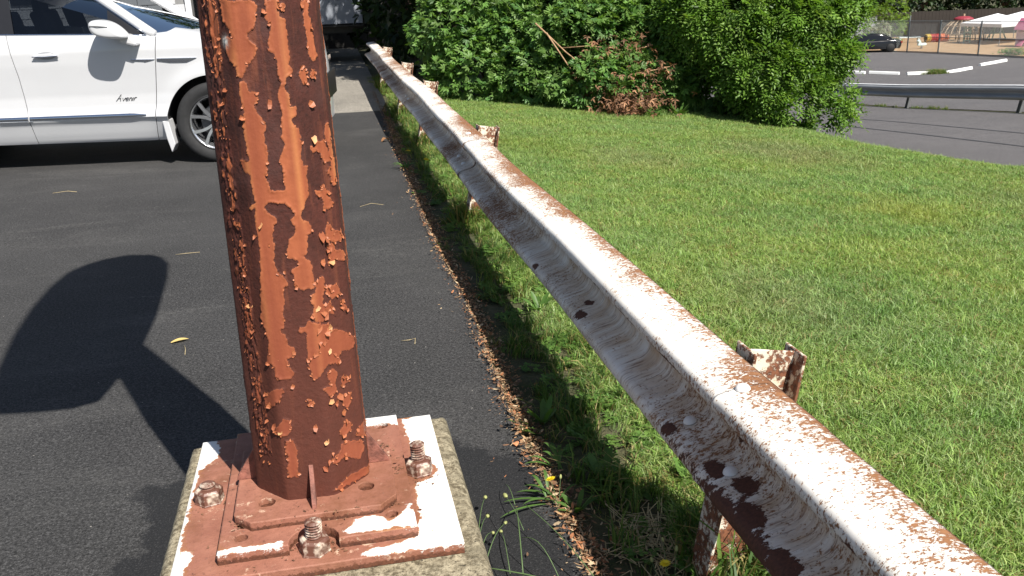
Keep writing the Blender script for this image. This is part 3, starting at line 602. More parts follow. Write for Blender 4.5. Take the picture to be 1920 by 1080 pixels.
# ------------------------------------------------------------------ near guard rail
def rail_mat():
    t = NT('rusty_white_rail_paint'); u = t.n('ShaderNodeCombineXYZ', {0: t.attr('ru'), 1: t.attr('rv')}).outputs[0]
    c = t.coord(); rv = t.attr('rv'); zone = t.attr('zone')
    # stains that ran across the profile
    st = t.noise(t.scale(u, (34, 3.2, 1)), 1.0, 6, 0.62, 0.35); st2 = t.noise(t.scale(u, (120, 14, 1)), 1.0, 5, 0.7, 0.3)
    sp = t.noise(t.scale(u, (150, 95, 1)), 1.0, 4, 0.72); sp2 = t.noise(t.scale(u, (52, 30, 1)), 1.0, 5, 0.75)
    area = t.noise(t.scale(u, (3.1, 3.0, 1)), 1.0, 4, 0.55)
    white = t.mix(t.ramp(area, 0.3, 0.7), (0.84, 0.82, 0.78), (0.78, 0.73, 0.65))
    tan = t.mix(t.ramp(st2, 0.35, 0.65), (0.62, 0.47, 0.31), (0.42, 0.27, 0.15))
    # tan wash in the valley and thin dark run lines that follow the profile
    val = t.attr('valley')
    wash = t.math('MULTIPLY', t.ramp(st, 0.34, 0.56), t.ramp(area, 0.34, 0.56, 0.45, 1.0))
    col = t.mix(t.math('MULTIPLY', t.math('MULTIPLY', wash, val), 0.6), white, tan)
    sc_ = t.math('MULTIPLY', t.ramp(t.noise(t.scale(u, (11, 2.2, 1)), 1.0, 5, 0.6, 0.5), 0.46, 0.62), t.attr('scallop'))
    col = t.mix(t.math('MULTIPLY', sc_, 0.8), col, t.mix(t.ramp(st2, 0.35, 0.65), (0.54, 0.35, 0.17), (0.33, 0.17, 0.07)))
    ln = t.noise(t.scale(u, (17, 1.5, 1)), 1.0, 5, 0.6, 0.25)
    lines = t.ramp(t.math('ABSOLUTE', t.math('SUBTRACT', t.math('FRACT', t.math('MULTIPLY', ln, 9.0)), 0.5)), 0.10, 0.02)
    lines = t.math('MULTIPLY', lines, t.ramp(t.noise(t.scale(u, (26, 9, 1)), 1.0, 4, 0.6), 0.42, 0.58))
    lines = t.math('MULTIPLY', lines, t.ramp(t.noise(t.scale(u, (4.5, 2.0, 1)), 1.0, 3, 0.5), 0.42, 0.62, 0.12, 1.0))
    col = t.mix(t.math('MULTIPLY', t.math('MULTIPLY', lines, val), 0.35), col, (0.22, 0.095, 0.045))
    dk = t.math('MULTIPLY', t.ramp(t.math('ADD', st2, t.math('MULTIPLY', st, 0.6)), 0.86, 0.96), val)
    col = t.mix(t.math('MULTIPLY', dk, 0.65), col, (0.15, 0.065, 0.033))
    # rust freckles, denser where the zone attribute says
    fr = t.ramp(t.math('ADD', t.math('ADD', t.math('MULTIPLY', sp, 0.55), t.math('MULTIPLY', sp2, 0.45)), t.math('ADD', t.math('MULTIPLY', zone, 0.22), t.ramp(area, 0.3, 0.7, -0.05, 0.07))), 0.605, 0.65)
    rcol = t.mix(t.ramp(sp2, 0.35, 0.65), (0.125, 0.048, 0.022), (0.31, 0.145, 0.062))
    halo = t.ramp(t.math('ADD', t.math('MULTIPLY', sp2, 0.75), t.math('MULTIPLY', zone, 0.25)), 0.46, 0.64)
    col = t.mix(t.math('MULTIPLY', halo, 0.6), col, (0.50, 0.30, 0.15))
    col = t.mix(fr, col, rcol)
    hv = t.ramp(t.math('ADD', t.attr('heavy'), t.ramp(sp2, 0.2, 0.8, -0.55, 0.55)), 0.48, 0.56)
    col = t.mix(hv, col, t.mix(t.ramp(sp, 0.3, 0.7), (0.05, 0.02, 0.013), (0.13, 0.048, 0.028)))
    rough = t.ramp(t.math('MAXIMUM', fr, hv), 0, 1, 0.5, 0.8)
    hgt = t.math('SUBTRACT', t.math('MULTIPLY', sp2, 0.3), t.math('MULTIPLY', t.math('MAXIMUM', fr, hv), 0.8))
    return t.done(col, rough, t.bump(hgt, 0.5, 0.002), spec=0.4)
M_RAIL = rail_mat()
# profile (height h, depth d) from the upper lip to the lower lip
PROF0 = [(0.159, -0.042), (0.160, -0.030), (0.154, -0.004), (0.139, 0.044), (0.122, 0.084), (0.113, 0.0965), (0.106, 0.1005), (0.086, 0.0995), (0.075, 0.091), (0.060, 0.064), (0.046, 0.036), (0.034, 0.016), (0.022, 0.006), (0.008, 0.001)]
PROF = PROF0+[(0.0, 0.0)]+[(-h, d) for h, d in PROF0[2:][::-1]]+[(-0.172, -0.035), (-0.210, -0.075), (-0.246, -0.108)]  # unseen lower lip drawn longer than a real rail's, to widen the cast shadow
pp = np.array(PROF)
dd_ = np.concatenate([[0], np.cumsum(np.hypot(*np.diff(pp, axis=0).T))])
NS = 84
ss = np.linspace(0, dd_[-1], NS)
ph = np.interp(ss, dd_, pp[:, 0]); pd = np.interp(ss, dd_, pp[:, 1])
for _ in range(1):
    ph[1:-1] = (ph[:-2]+2*ph[1:-1]+ph[2:])/4; pd[1:-1] = (pd[:-2]+2*pd[1:-1]+pd[2:])/4
LEAN = math.radians(12.5)
S1 = float(ss[:NS//2][np.argmax(pd[:NS//2])]); SV = float(ss[np.argmin(np.abs(ph))]); S2 = 2*SV-S1; SE = float(dd_[-1])
def olds(s): return np.interp(s, [0, 0.118, 0.21, 0.315, 0.47], [0, S1, SV, S2, SE])
def news(s): return np.interp(s, [0, S1, SV, S2, SE], [0, 0.118, 0.21, 0.315, 0.47])
RX0, RZ0 = 0.921, 0.505                       # rail centre line
def rail_xz(h, d, y):
    wob = 0.012*np.sin(y*0.9+0.4)+0.006*np.sin(y*2.3)
    x = RX0+h*math.sin(LEAN)-d*math.cos(LEAN)+wob*0.6; z = RZ0+h*math.cos(LEAN)+d*math.sin(LEAN)+wob*0.4
    return x, z
rail = empty('guard_rail', (0.98, 2.02, 0), label='white guard rail with rust streaks along the edge of the parking lot', cat='guard rail')
def rail_panel(y0, y1, off, res, seedo):
    ny = int((y1-y0)/res)+1
    Yr, S = np.meshgrid(np.linspace(y0, y1, ny), np.arange(NS), indexing='ij')
    h = ph[S]; d = pd[S]+off
    dent = 0.004*(fbm(Yr*2.2, S*0.05, seed=seedo)-0.5)+0.0015*(fbm(Yr*14, S*0.2, seed=seedo+1)-0.5)
    d = d+dent
    endw = np.clip((0.02-np.minimum(Yr-y0, y1-Yr))/0.02, 0, 1); d = d+endw*0.003
    x, z = rail_xz(h, d, Yr)
    s0 = ss[S]; s = news(s0)
    zone = np.interp(s, [0, 0.02, 0.06, 0.10, 0.125, 0.15, 0.22, 0.30, 0.38, 0.47], [0.62, 0.50, 0.32, 0.20, 0.45, 0.30, 0.25, 0.30, 0.45, 0.5])
    ar = fbm(Yr*1.1, S*0.0+3.7, seed=seedo+4, oct=3)
    zone = zone+np.clip(ar-0.5, -0.3, 0.3)*1.1
    nearp = np.exp(-((Yr-1.85)/0.55)**2); zone = zone+0.12*nearp*(s > 0.13)+0.02*nearp*(s <= 0.13)
    valley = np.interp(s, [0.13, 0.16, 0.26, 0.32, 0.40], [0, 1, 1, 0.55, 0.2])
    zone = zone+(0.32*np.exp(-((Yr-3.5)/1.1)**2)+0.15*np.exp(-((Yr-1.75)/0.3)**2)+0.18*np.exp(-((Yr-6.2)/0.8)**2))*np.clip(1.2-s/0.08, 0, 1)
    scal = np.interp(s, [0.125, 0.14, 0.20, 0.29, 0.33], [0, 1, 0.9, 0.35, 0])
    heavy = 0.95*np.exp(-((s-0.315)/0.035)**2)*np.clip(0.15+0.7*nearp+1.8*(fbm(Yr*2.6, 0*Yr+9.1, seed=77)-0.55), 0, 1)
    heavy = np.maximum(heavy, 0.85*np.exp(-((s-0.130)/0.007)**2)*np.clip(2.4*fbm(Yr*3.5, 0*Yr, seed=78)-0.7, 0, 1))
    heavy = np.maximum(heavy, 0.9*np.exp(-((s-0.335)/0.03)**2)*np.clip((1.9-Yr)*1.2+0.2, 0, 1))
    heavy = np.maximum(heavy, 0.75*np.clip(1-(Yr-y0)/0.012, 0, 1))
    for py_, ps_, pr_ in ((1.83, 0.195, 0.030), (1.70, 0.255, 0.05), (1.80, 0.275, 0.045), (1.60, 0.285, 0.06), (1.42, 0.30, 0.07), (1.52, 0.17, 0.025), (2.05, 0.30, 0.04), (3.02, 0.25, 0.03), (2.95, 0.29, 0.04), (1.25, 0.135, 0.03), (3.6, .3, .03)):
        heavy = np.maximum(heavy, 1.15*np.exp(-(((Yr-py_)/pr_)**2+((s-ps_)/(pr_*0.45))**2)))
    V = np.stack([x-0.98, Yr-2.02, z], -1).reshape(-1, 3)
    n = len(V)
    # give it the thickness of sheet steel
    x2, z2 = rail_xz(h, d-0.0035, Yr); V2 = np.stack([x2-0.98, Yr-2.02, z2], -1).reshape(-1, 3)
    F = gridfaces(ny, NS); Fb = F[:, ::-1]+n
    rim = []
    for i in range(ny-1):
        for j in (0, NS-1):
            a, b = i*NS+j, (i+1)*NS+j; rim.append((a, b, n+b, n+a) if j else (b, a, n+a, n+b))
    for j in range(NS-1):
        for i in (0, ny-1):
            a, b = i*NS+j, i*NS+j+1; rim.append((a, b, n+b, n+a) if i == 0 else (b, a, n+a, n+b))
    at = {'ru': Yr.ravel(), 'rv': s0.ravel(), 'zone': zone.ravel(), 'valley': valley.ravel(), 'scallop': scal.ravel(), 'heavy': np.clip(heavy, 0, 1.2).ravel()}
    at = {k: np.concatenate([v, v]) for k, v in at.items()}
    return obj('rail_panel', mesh_data('rail_panel', np.concatenate([V, V2]), np.concatenate([F, Fb, np.array(rim)]), True, at), M_RAIL, rail)
SEAMS = [-2.1, 1.80, 5.95, 9.78, 13.6, 17.4]
for k in range(5):
    rail_panel(SEAMS[k]-0.22, SEAMS[k+1]+0.04, 0.0006+0.0042*(k % 2 == 0), 0.008 if k < 3 else 0.03, 200+k*10)
# posts: rolled H sections
def post_mat():
    t = NT('rusty_post_paint'); c = t.coord(); n1 = t.noise(c, 45, 6, 0.72); n2 = t.noise(c, 9, 3)
    lowz = t.ramp(t.n('ShaderNodeSeparateXYZ', {0: c}).outputs[2], 0.55, 0.25, 0, 0.07)  # more rust low down, also darkening the legs for the rail's shade
    m = t.ramp(t.math('ADD', t.math('ADD', n1, lowz), t.ramp(n2, 0.3, 0.7, -0.12, 0.12)), 0.47, 0.53)
    col = t.mix(m, t.mix(t.ramp(n2, 0.3, 0.7), (0.76, 0.70, 0.60), (0.66, 0.52, 0.36)), t.mix(t.ramp(t.noise(c, 90, 3), 0.4, 0.6), (0.085, 0.03, 0.017), (0.23, 0.09, 0.045)))
    return t.done(col, 0.7, t.bump(t.math('MULTIPLY', m, -1.0), 0.5, 0.003))
M_POST = post_mat(); M_POST2 = plain('post_inner_rust', (0.07, 0.027, 0.017), 0.85, 0.4, 20, bump=0.5)
pm = MB()
pm.box((0.0675, 0, 0.2), (0.133, 0.007, 1.0)); 
web = pm.data('web', bevel=0.0015)
fl = MB().box((0, 0, 0.2), (0.009, 0.105, 1.0)).data('flange', bevel=0.003)
for k, py_ in enumerate((-1.9, 2.035, 6.25, 9.60, 12.15, 15.6)):
    pr = empty('post', (0.915-0.98, py_-2.02, zt1(1.0, py_)), 0.04*(k % 3-1)); pr.parent = rail; pr.rotation_euler[1] = LEAN*0.75
    obj('web', web, M_POST, pr); obj('flange', fl, M_POST, pr, loc=(-0.0045, 0, 0.004)); obj('flange', fl, M_POST, pr, loc=(0.1385, 0.0, 0.006))
# splice bolts: domed heads
bh = MB().lathe([(0.0, 0.009), (0.008, 0.0083), (0.014, 0.0055), (0.0175, 0.001), (0.019, -0.003)], n=16).data('bolt', True)
bh.materials.append(plain('bolt_paint', (0.78, 0.77, 0.75), 0.5, 0.06, 30))
def rail_normal(s, y):
    h0, h1 = np.interp([s-0.004, s+0.004], ss, ph); d0, d1 = np.interp([s-0.004, s+0.004], ss, pd)
    xa, za = rail_xz(h0, d0, y); xb, zb = rail_xz(h1, d1, y)
    t = Vector((xb-xa, 0, zb-za)).normalized(); n = Vector((0, 1, 0)).cross(t)
    if n.x > 0: n = -n
    return Vector(((xa+xb)/2, y, (za+zb)/2)), n
for k, sy in enumerate(SEAMS[1:4]):
    for s_, dy in ((0.255, 0.24), (0.262, -0.03), (0.06, 0.03)):
        p_, n_ = rail_normal(float(olds(s_)), sy+dy)
        o = obj('bolt', bh, None, rail, loc=p_+n_*0.006-Vector((0.98, 2.02, 0)))
        o.rotation_euler = n_.to_track_quat('Z', 'Y').to_euler()
# ------------------------------------------------------------------ grass, weeds, litter
SRC = bpy.data.collections.new('grass_sources')
def blades(n, r, h0, h1, wid, lean, seed, cols, curve=0.6):
    q = np.random.default_rng(seed)
    a = q.random(n)*2*np.pi; rr = r*np.sqrt(q.random(n)); bx, by = rr*np.cos(a), rr*np.sin(a)
    H = h0+(h1-h0)*q.random(n); ta = q.random(n)*2*np.pi; L = H*lean*(0.3+q.random(n))
    w_ = wid*(0.6+0.8*q.random(n)); fa = q.random(n)*2*np.pi; sx, sy = np.cos(fa)*w_/2, np.sin(fa)*w_/2
    tx, ty = np.cos(ta)*L, np.sin(ta)*L
    V = np.zeros((n, 5, 3))
    V[:, 0] = np.stack([bx-sx, by-sy, 0*H-0.005], -1); V[:, 1] = np.stack([bx+sx, by+sy, 0*H-0.005], -1)
    m = 0.5
    V[:, 2] = np.stack([bx+sx*.8+tx*m*curve*.7, by+sy*.8+ty*m*curve*.7, H*0.6], -1); V[:, 3] = np.stack([bx-sx*.8+tx*m*curve*.7, by-sy*.8+ty*m*curve*.7, H*0.6], -1)
    V[:, 4] = np.stack([bx+tx, by+ty, H*(1-0.15*lean)], -1)
    b = np.arange(n)*5
    F = np.concatenate([np.stack([b, b+1, b+2], -1), np.stack([b, b+2, b+3], -1), np.stack([b+3, b+2, b+4], -1)])
    ci = q.integers(len(cols), size=n); C = np.array(cols)[ci]*(0.75+0.5*q.random((n, 1)))
    return V.reshape(-1, 3), F, np.repeat(C, 5, 0)
GREENS = [(0.21, 0.355, 0.082), (0.26, 0.40, 0.105), (0.33, 0.44, 0.155), (0.165, 0.30, 0.075), (0.29, 0.39, 0.17)]
STRAW = [(0.30, 0.25, 0.11), (0.24, 0.20, 0.08)]
def grassmat(name):
    t = NT(name); a = t.attr('col', 'Color'); p = t.n('ShaderNodeNewGeometry').outputs['Position']
    r = t.n('ShaderNodeObjectInfo').outputs['Random']
    n = t.noise(p, 0.9, 4, 0.6); n2 = t.noise(p, 3.5, 3, 0.6)
    a = t.mix(t.ramp(n, 0.38, 0.62, 0, 0.85), a, t.mix(1.0, a, (1.18, 1.06, 0.85), 'MULTIPLY'))
    a = t.mix(t.ramp(n2, 0.42, 0.66, 0, 0.75), a, t.mix(1.0, a, (0.72, 0.86, 0.78), 'MULTIPLY'))
    a = t.mix(t.ramp(r, 0, 1, 0, 0.45), a, t.mix(1.0, a, (1.35, 1.2, 1.3), 'MULTIPLY'))
    # yellowed and dried spots of the lawn
    sx = t.n('ShaderNodeSeparateXYZ', {0: p})
    for (cx, cy, rr, colr, st) in ((4.5, 6.2, 0.5, (0.36, 0.37, 0.07), 0.45), (4.9, 9.0, 1.0, (0.34, 0.29, 0.17), 0.42), (3.05, 8.6, 0.7, (0.34, 0.30, 0.16), 0.32), (6.0, 6.4, 0.8, (0.28, 0.25, 0.12), 0.3), (2.3, 4.2, 0.6, (0.26, 0.27, 0.16), 0.3), (2.1, 9.5, 0.9, (0.2, 0.26, 0.05), 0.35)):
        dx = t.math('SUBTRACT', sx.outputs[0], cx); dy = t.math('MULTIPLY', t.math('SUBTRACT', sx.outputs[1], cy), 0.75)
        d = t.math('SQRT', t.math('ADD', t.math('MULTIPLY', dx, dx), t.math('MULTIPLY', dy, dy)))
        d = t.math('ADD', d, t.ramp(n2, 0.2, 0.8, -0.25*rr, 0.25*rr))
        a = t.mix(t.ramp(d, rr, rr*0.2, 0, st), a, colr)
    t.done(a, 0.5, spec=0.3)
    trn = t.n('ShaderNodeBsdfTranslucent', {'Color': t.mix(1.0, a, (1.0, 1.0, 0.5), 'MULTIPLY')}).outputs[0]
    mx = t.n('ShaderNodeMixShader', {0: 0.35}); t.t.links.new(t.b.outputs[0], mx.inputs[1]); t.t.links.new(trn, mx.inputs[2]); t.t.links.new(mx.outputs[0], t.out.inputs[0])
    return t.m
M_GRASS = grassmat('grass_blades')
def source(name, V, F, C, mat):
    me = mesh_data(name, V, F, False, {'col': C}); me.materials.append(mat)
    o = bpy.data.objects.new(name, me); SRC.objects.link(o); return o
def scatter(name, pts, rot, scl, srcs, label, cat, tilt=None):
    """one object of grass: instances of a few tufts on its points"""
    col = bpy.data.collections.new(name+'_tufts')
    for s_ in srcs: col.objects.link(s_)
    me = bpy.data.meshes.new(name); me.vertices.add(len(pts)); me.vertices.foreach_set('co', np.asarray(pts, np.float32).ravel())
    a = me.attributes.new('rot', 'FLOAT_VECTOR', 'POINT'); a.data.foreach_set('vector', np.asarray(rot, np.float32).ravel())
    a = me.attributes.new('scl', 'FLOAT', 'POINT'); a.data.foreach_set('value', np.asarray(scl, np.float32))
    a = me.attributes.new('idx', 'INT', 'POINT'); a.data.foreach_set('value', rng.integers(len(srcs), size=len(pts)).astype(np.int32))
    o = obj(name, me, None, label=label, cat=cat, kind='stuff')
    g = bpy.data.node_groups.new(name+'_nodes', 'GeometryNodeTree')
    g.interface.new_socket('Geometry', in_out='INPUT', socket_type='NodeSocketGeometry'); g.interface.new_socket('Geometry', in_out='OUTPUT', socket_type='NodeSocketGeometry')
    N = g.nodes; gi = N.new('NodeGroupInput'); go = N.new('NodeGroupOutput')
    ci = N.new('GeometryNodeCollectionInfo'); ci.inputs['Collection'].default_value = col; ci.inputs['Separate Children'].default_value = True; ci.inputs['Reset Children'].default_value = True
    ip = N.new('GeometryNodeInstanceOnPoints'); ip.inputs['Pick Instance'].default_value = True
    def na(nm, typ):
        k = N.new('GeometryNodeInputNamedAttribute'); k.data_type = typ; k.inputs['Name'].default_value = nm; return k.outputs['Attribute']
    L = g.links
    L.new(gi.outputs[0], ip.inputs['Points']); L.new(ci.outputs[0], ip.inputs['Instance']); L.new(na('idx', 'INT'), ip.inputs['Instance Index'])
    e2r = N.new('FunctionNodeEulerToRotation'); L.new(na('rot', 'FLOAT_VECTOR'), e2r.inputs[0]); L.new(e2r.outputs[0], ip.inputs['Rotation']); L.new(na('scl', 'FLOAT'), ip.inputs['Scale'])
    L.new(ip.outputs[0], go.inputs[0])
    md = o.modifiers.new('scatter', 'NODES'); md.node_group = g
    return o
def rots(n, tilt=0.12): return np.stack([rng.normal(0, tilt, n), rng.normal(0, tilt, n), rng.random(n)*6.283], -1)

lawn_src = [source('lawn_tuft', *blades(80, 0.075, 0.016, 0.044, 0.0036, 1.15, 300+k, GREENS+GREENS+STRAW[:1]), M_GRASS) for k in range(5)]
lawn_src += [source('lawn_tuft', *blades(60, 0.07, 0.02, 0.062, 0.0042, 0.9, 320+k, GREENS), M_GRASS) for k in range(2)]
def clover(n, r, seed):
    q = np.random.default_rng(seed); V = []; F = []; C = []
    for k in range(n):
        a = q.random()*6.28; d = r*math.sqrt(q.random()); x, y = d*math.cos(a), d*math.sin(a); z = 0.02+0.03*q.random(); s = 0.007+0.006*q.random()
        g = np.array([(0.10, 0.20, 0.045), (0.14, 0.25, 0.055)][q.integers(2)])*(0.8+0.5*q.random()); a0 = q.random()*6.28
        for m in range(3):
            b = len(V); aa = a0+m*2.094; t_ = 0.3*(q.random()-.3)
            for du, dv in ((0, 0), (0.6, -0.5), (1.15, -0.15), (1.15, 0.15), (0.6, 0.5)):
                V.append((x+s*2*(du*math.cos(aa)-dv*math.sin(aa)), y+s*2*(du*math.sin(aa)+dv*math.cos(aa)), z+t_*du*s*2)); C.append(g)
            F.append((b, b+1, b+2)); F.append((b, b+2, b+3)); F.append((b, b+3, b+4))
    return np.array(V), np.array(F), np.array(C)
lawn_src += [source('lawn_tuft', *blades(70, 0.08, 0.015, 0.042, 0.0038, 1.3, 330+k, GREENS+STRAW), M_GRASS) for k in range(3)]
n = 26000
n = 38000; x = 1.0+8.0*rng.random(n*2); y = 0.2+15.5*rng.random(n*2)
# only where the lawn lies, denser near the camera
dist = np.hypot(x, y); keep = (x < xedge(y)+1.2) & (rng.random(n*2) < np.clip(6.0/dist, 0.5, 1.0)) & ~((x > 1.5) & (y > 14.4)) & (y > 0.28*x)
x, y = x[keep], y[keep]
pts = np.stack([x, y, zt(x, y)], -1)
scatter('lawn_grass', pts, rots(len(x), 0.1), (0.75+0.5*rng.random(len(x)))*(0.8+0.5*fbm(x*1.3, y*1.3, seed=6)), lawn_src, 'short mown lawn grass beyond the white guard rail', 'grass')

# unmown strip under the rail
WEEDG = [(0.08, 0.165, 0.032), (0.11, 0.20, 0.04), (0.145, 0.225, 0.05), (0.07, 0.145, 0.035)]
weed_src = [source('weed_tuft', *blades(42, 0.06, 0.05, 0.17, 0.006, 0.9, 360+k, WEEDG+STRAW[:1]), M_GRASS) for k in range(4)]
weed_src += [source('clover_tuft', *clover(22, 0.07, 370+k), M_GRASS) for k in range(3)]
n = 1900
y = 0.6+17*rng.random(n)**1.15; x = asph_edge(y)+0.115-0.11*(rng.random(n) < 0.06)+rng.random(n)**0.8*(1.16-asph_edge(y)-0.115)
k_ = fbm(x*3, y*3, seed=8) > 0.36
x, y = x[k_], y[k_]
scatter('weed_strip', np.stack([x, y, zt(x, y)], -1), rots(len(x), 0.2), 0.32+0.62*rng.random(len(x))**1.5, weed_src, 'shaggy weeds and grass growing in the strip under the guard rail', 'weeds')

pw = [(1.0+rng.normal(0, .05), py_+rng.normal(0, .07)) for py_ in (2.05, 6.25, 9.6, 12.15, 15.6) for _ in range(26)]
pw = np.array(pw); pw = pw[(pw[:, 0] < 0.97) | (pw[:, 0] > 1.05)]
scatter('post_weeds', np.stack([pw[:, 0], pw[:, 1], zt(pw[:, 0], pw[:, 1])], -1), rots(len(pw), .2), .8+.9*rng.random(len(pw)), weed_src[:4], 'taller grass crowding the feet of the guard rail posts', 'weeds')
# leaf litter along the edge of the asphalt
def litter(n, seed, cols, smin, smax):
    q = np.random.default_rng(seed); V = []; F = []; C = []
    y = 0.9+14*q.random(n)**1.25; x = asph_edge(y)+q.normal(0.028, 0.032, n)+0.08*(q.random(n) < 0.03)*q.normal(0, 1, n)
    z = np.maximum(zt(x, y), np.where(x < asph_edge(y), 0.0, -1))+0.008+0.026*q.random(n)
    for i in range(n):
        s = smin+(smax-smin)*q.random()**2; a = q.random()*6.28; el = 0.14+0.36*q.random()
        ux = np.array([math.cos(a), math.sin(a), q.normal(0, 0.35)]); uy = np.array([-math.sin(a), math.cos(a), q.normal(0, 0.35)])
        c = np.array(cols[q.integers(len(cols))])*(0.5+0.7*q.random()); b = len(V); cz = s*q.normal(0, 0.35)
        for du, dv, dz in ((-1, 0, 0.3), (-.2, -el, 0), (.6, -el*.7, .1), (1, 0, .5), (.6, el*.7, .1), (-.2, el, 0)):
            V.append(np.array([x[i], y[i], z[i]])+ux*du*s+uy*dv*s+np.array([0, 0, abs(dz*cz)])); C.append(c)
        F += [(b, b+1, b+5), (b+1, b+2, b+5), (b+2, b+4, b+5), (b+2, b+3, b+4)]
    return np.array(V), np.array(F), np.array(C)
V, F, C = litter(21000, 5, [(0.40, 0.24, 0.13), (0.32, 0.165, 0.085), (0.44, 0.28, 0.15), (0.20, 0.12, 0.07), (0.44, 0.18, 0.08), (0.50, 0.38, 0.24), (0.14, 0.085, 0.055)], 0.004, 0.0135)
obj('leaf_litter', mesh_data('leaf_litter', V, F, False, {'col': C}), M_DRYLEAF, label='dry orange-brown leaf litter along the asphalt edge', cat='litter', kind='stuff')

# dry straw patch near the first post
V, F, C = [], [], []
q = np.random.default_rng(77)
for i in range(420):
    x0, y0 = 0.86+q.normal(0, 0.07), 2.22+q.normal(0, 0.10); a = q.random()*6.28; l = 0.03+0.06*q.random(); w_ = 0.0016
    d = np.array([math.cos(a), math.sin(a), q.normal(0, 0.25)]); s_ = np.array([-math.sin(a), math.cos(a), 0])*w_
    p0 = np.array([x0, y0, zt1(x0, y0)+0.012+0.02*q.random()]); b = len(V)
    V += [p0-s_, p0+s_, p0+d*l+s_, p0+d*l-s_]; F += [(b, b+1, b+2), (b, b+2, b+3)]; c = np.array((0.50, 0.40, 0.22))*(0.6+0.6*q.random()); C += [c]*4
obj('dry_straw', mesh_data('dry_straw', np.array(V), np.array(F), False, {'col': np.array(C)}), M_DRYLEAF, label='patch of dry pale straw on the ground by the nearest post', cat='straw', kind='stuff')

# broad-leaved plants: rosettes of their own leaves
def leaf_strip(base, dirv, up, length, width, droop, col, V, F, C, nseg=5, wave=0.0):
    b0 = len(V); d = Vector(dirv).normalized(); side = d.cross(Vector((0, 0, 1))).normalized()
    for i in range(nseg+1):
        t = i/nseg; w_ = width*math.sin(math.pi*min(1, 0.08+t*0.92))**0.8*(1+wave*math.sin(i*2.2))
        p = Vector(base)+d*length*t*(1-0.15*t)+Vector((0, 0, up*t-droop*t*t))
        V += [tuple(p-side*w_/2+Vector((0, 0, w_*0.18))), tuple(p), tuple(p+side*w_/2+Vector((0, 0, w_*0.18)))]
        C += [col]*3
    for i in range(nseg):
        for k in (0, 1): F.append((b0+i*3+k, b0+i*3+k+1, b0+i*3+k+4, b0+i*3+k+3))
def rosette(x, y, n, L, W, seed, up=0.04, label='', cat='weed', group=None, name='weed_plant'):
    q = random.Random(seed); V, F, C = [], [], []
    for k in range(n):
        a = k*2.4+q.random()*0.5; l = L*(0.6+0.5*q.random())
        g = 0.75+0.5*q.random(); leaf_strip((0, 0, 0.005), (math.cos(a), math.sin(a), 0), up*(0.6+q.random()), l, W*(0.7+0.5*q.random()), 0.035*q.random()+0.01, (0.095*g, 0.19*g, 0.04*g), V, F, C, wave=0.12)
    return obj(name, mesh_data(name, V, [tuple(f) for f in F], True, {'col': np.array(C)}), M_LEAF, None, (x, y, zt1(x, y)), label=label, cat=cat, group=group)
WL = ['broad-leaved weed in the rail shadow just past the dry straw', 'broad-leaved weed in sun between the rail shadow and the splice bolts', 'low broad-leaved weed between the dry straw and the nearest post', 'broad-leaved weed by the litter beside the upright grass tuft', 'large broad-leaved weed half in shadow below the rail splice', 'broad-leaved weed in sun close under the bottom edge of the rail', 'broad-leaved weed under the rail midway to the second post', 'spreading broad-leaved weed at the litter edge near the second post', 'largest leafy weed at the asphalt edge by a yellow flower', 'narrow-leaved weed behind the arching grass beside the footing', 'broad-leaved weed under the rail just before the second post', 'small round-leaved weed at the foot of the nearest post']
for k, (x, y, n, L, W) in enumerate([(0.80, 2.62, 9, .10, .034), (0.90, 2.50, 8, .09, .03), (0.88, 2.02, 9, .075, .03), (0.70, 3.05, 10, .09, .028), (0.86, 3.15, 9, .11, .036), (0.95, 3.6, 9, .10, .034), (0.98, 4.3, 9, .11, .03), (0.74, 6.9, 10, .12, .028), (0.70, 8.2, 12, .15, .03), (0.66, 2.42, 8, .10, .02), (0.93, 5.2, 9, .10, .03), (1.0, 1.86, 8, .06, .03)]):
    rosette(x, y, n, L, W, 500+k, up=0.03+0.05*(k % 3 == 0), label=WL[k], group='broad-leaved weeds under the guard rail')
# clump of arching grass blades lying over the asphalt edge
def arching(name, x, y, spec, seed, label):
    q = random.Random(seed); V, F, C = [], [], []
    for (a, l, up, w_) in spec:
        g = 0.8+0.4*q.random(); leaf_strip((q.uniform(-.02, .02), q.uniform(-.02, .02), 0.0), (math.cos(a), math.sin(a), 0), up, l, w_, up*0.75, (0.10*g, 0.19*g, 0.045*g), V, F, C, nseg=7)
    return obj(name, mesh_data(name, V, [tuple(f) for f in F], True, {'col': np.array(C)}), M_LEAF, None, (x, y, max(0, zt1(x, y))), label=label, cat='grass tuft')
arching('grass_tuft', 0.60, 2.49, [(2.9, .16, .08, .012), (3.1, .20, .06, .011), (3.35, .15, .10, .012), (2.6, .14, .12, .011), (1.9, .13, .16, .012), (1.5, .12, .17, .011), (3.5, .22, .07, .010), (0.4, .1, .1, .01)], 1, 'tuft of long grass blades arching over the asphalt beside the footing')
arching('grass_tuft', 0.66, 2.68, [(2.2, .12, .14, .013), (1.7, .12, .16, .013), (2.7, .11, .12, .012), (1.2, .1, .12, .012), (3.0, .13, .08, .012), (1.95, .14, .17, .012)], 2, 'upright tuft of broad grass at the asphalt edge under the rail')
arching('grass_tuft', 0.66, 8.3, [(k*0.6, .16, .16, .016) for k in range(10)], 3, 'bushy grass tuft at the asphalt edge below a yellow flower')

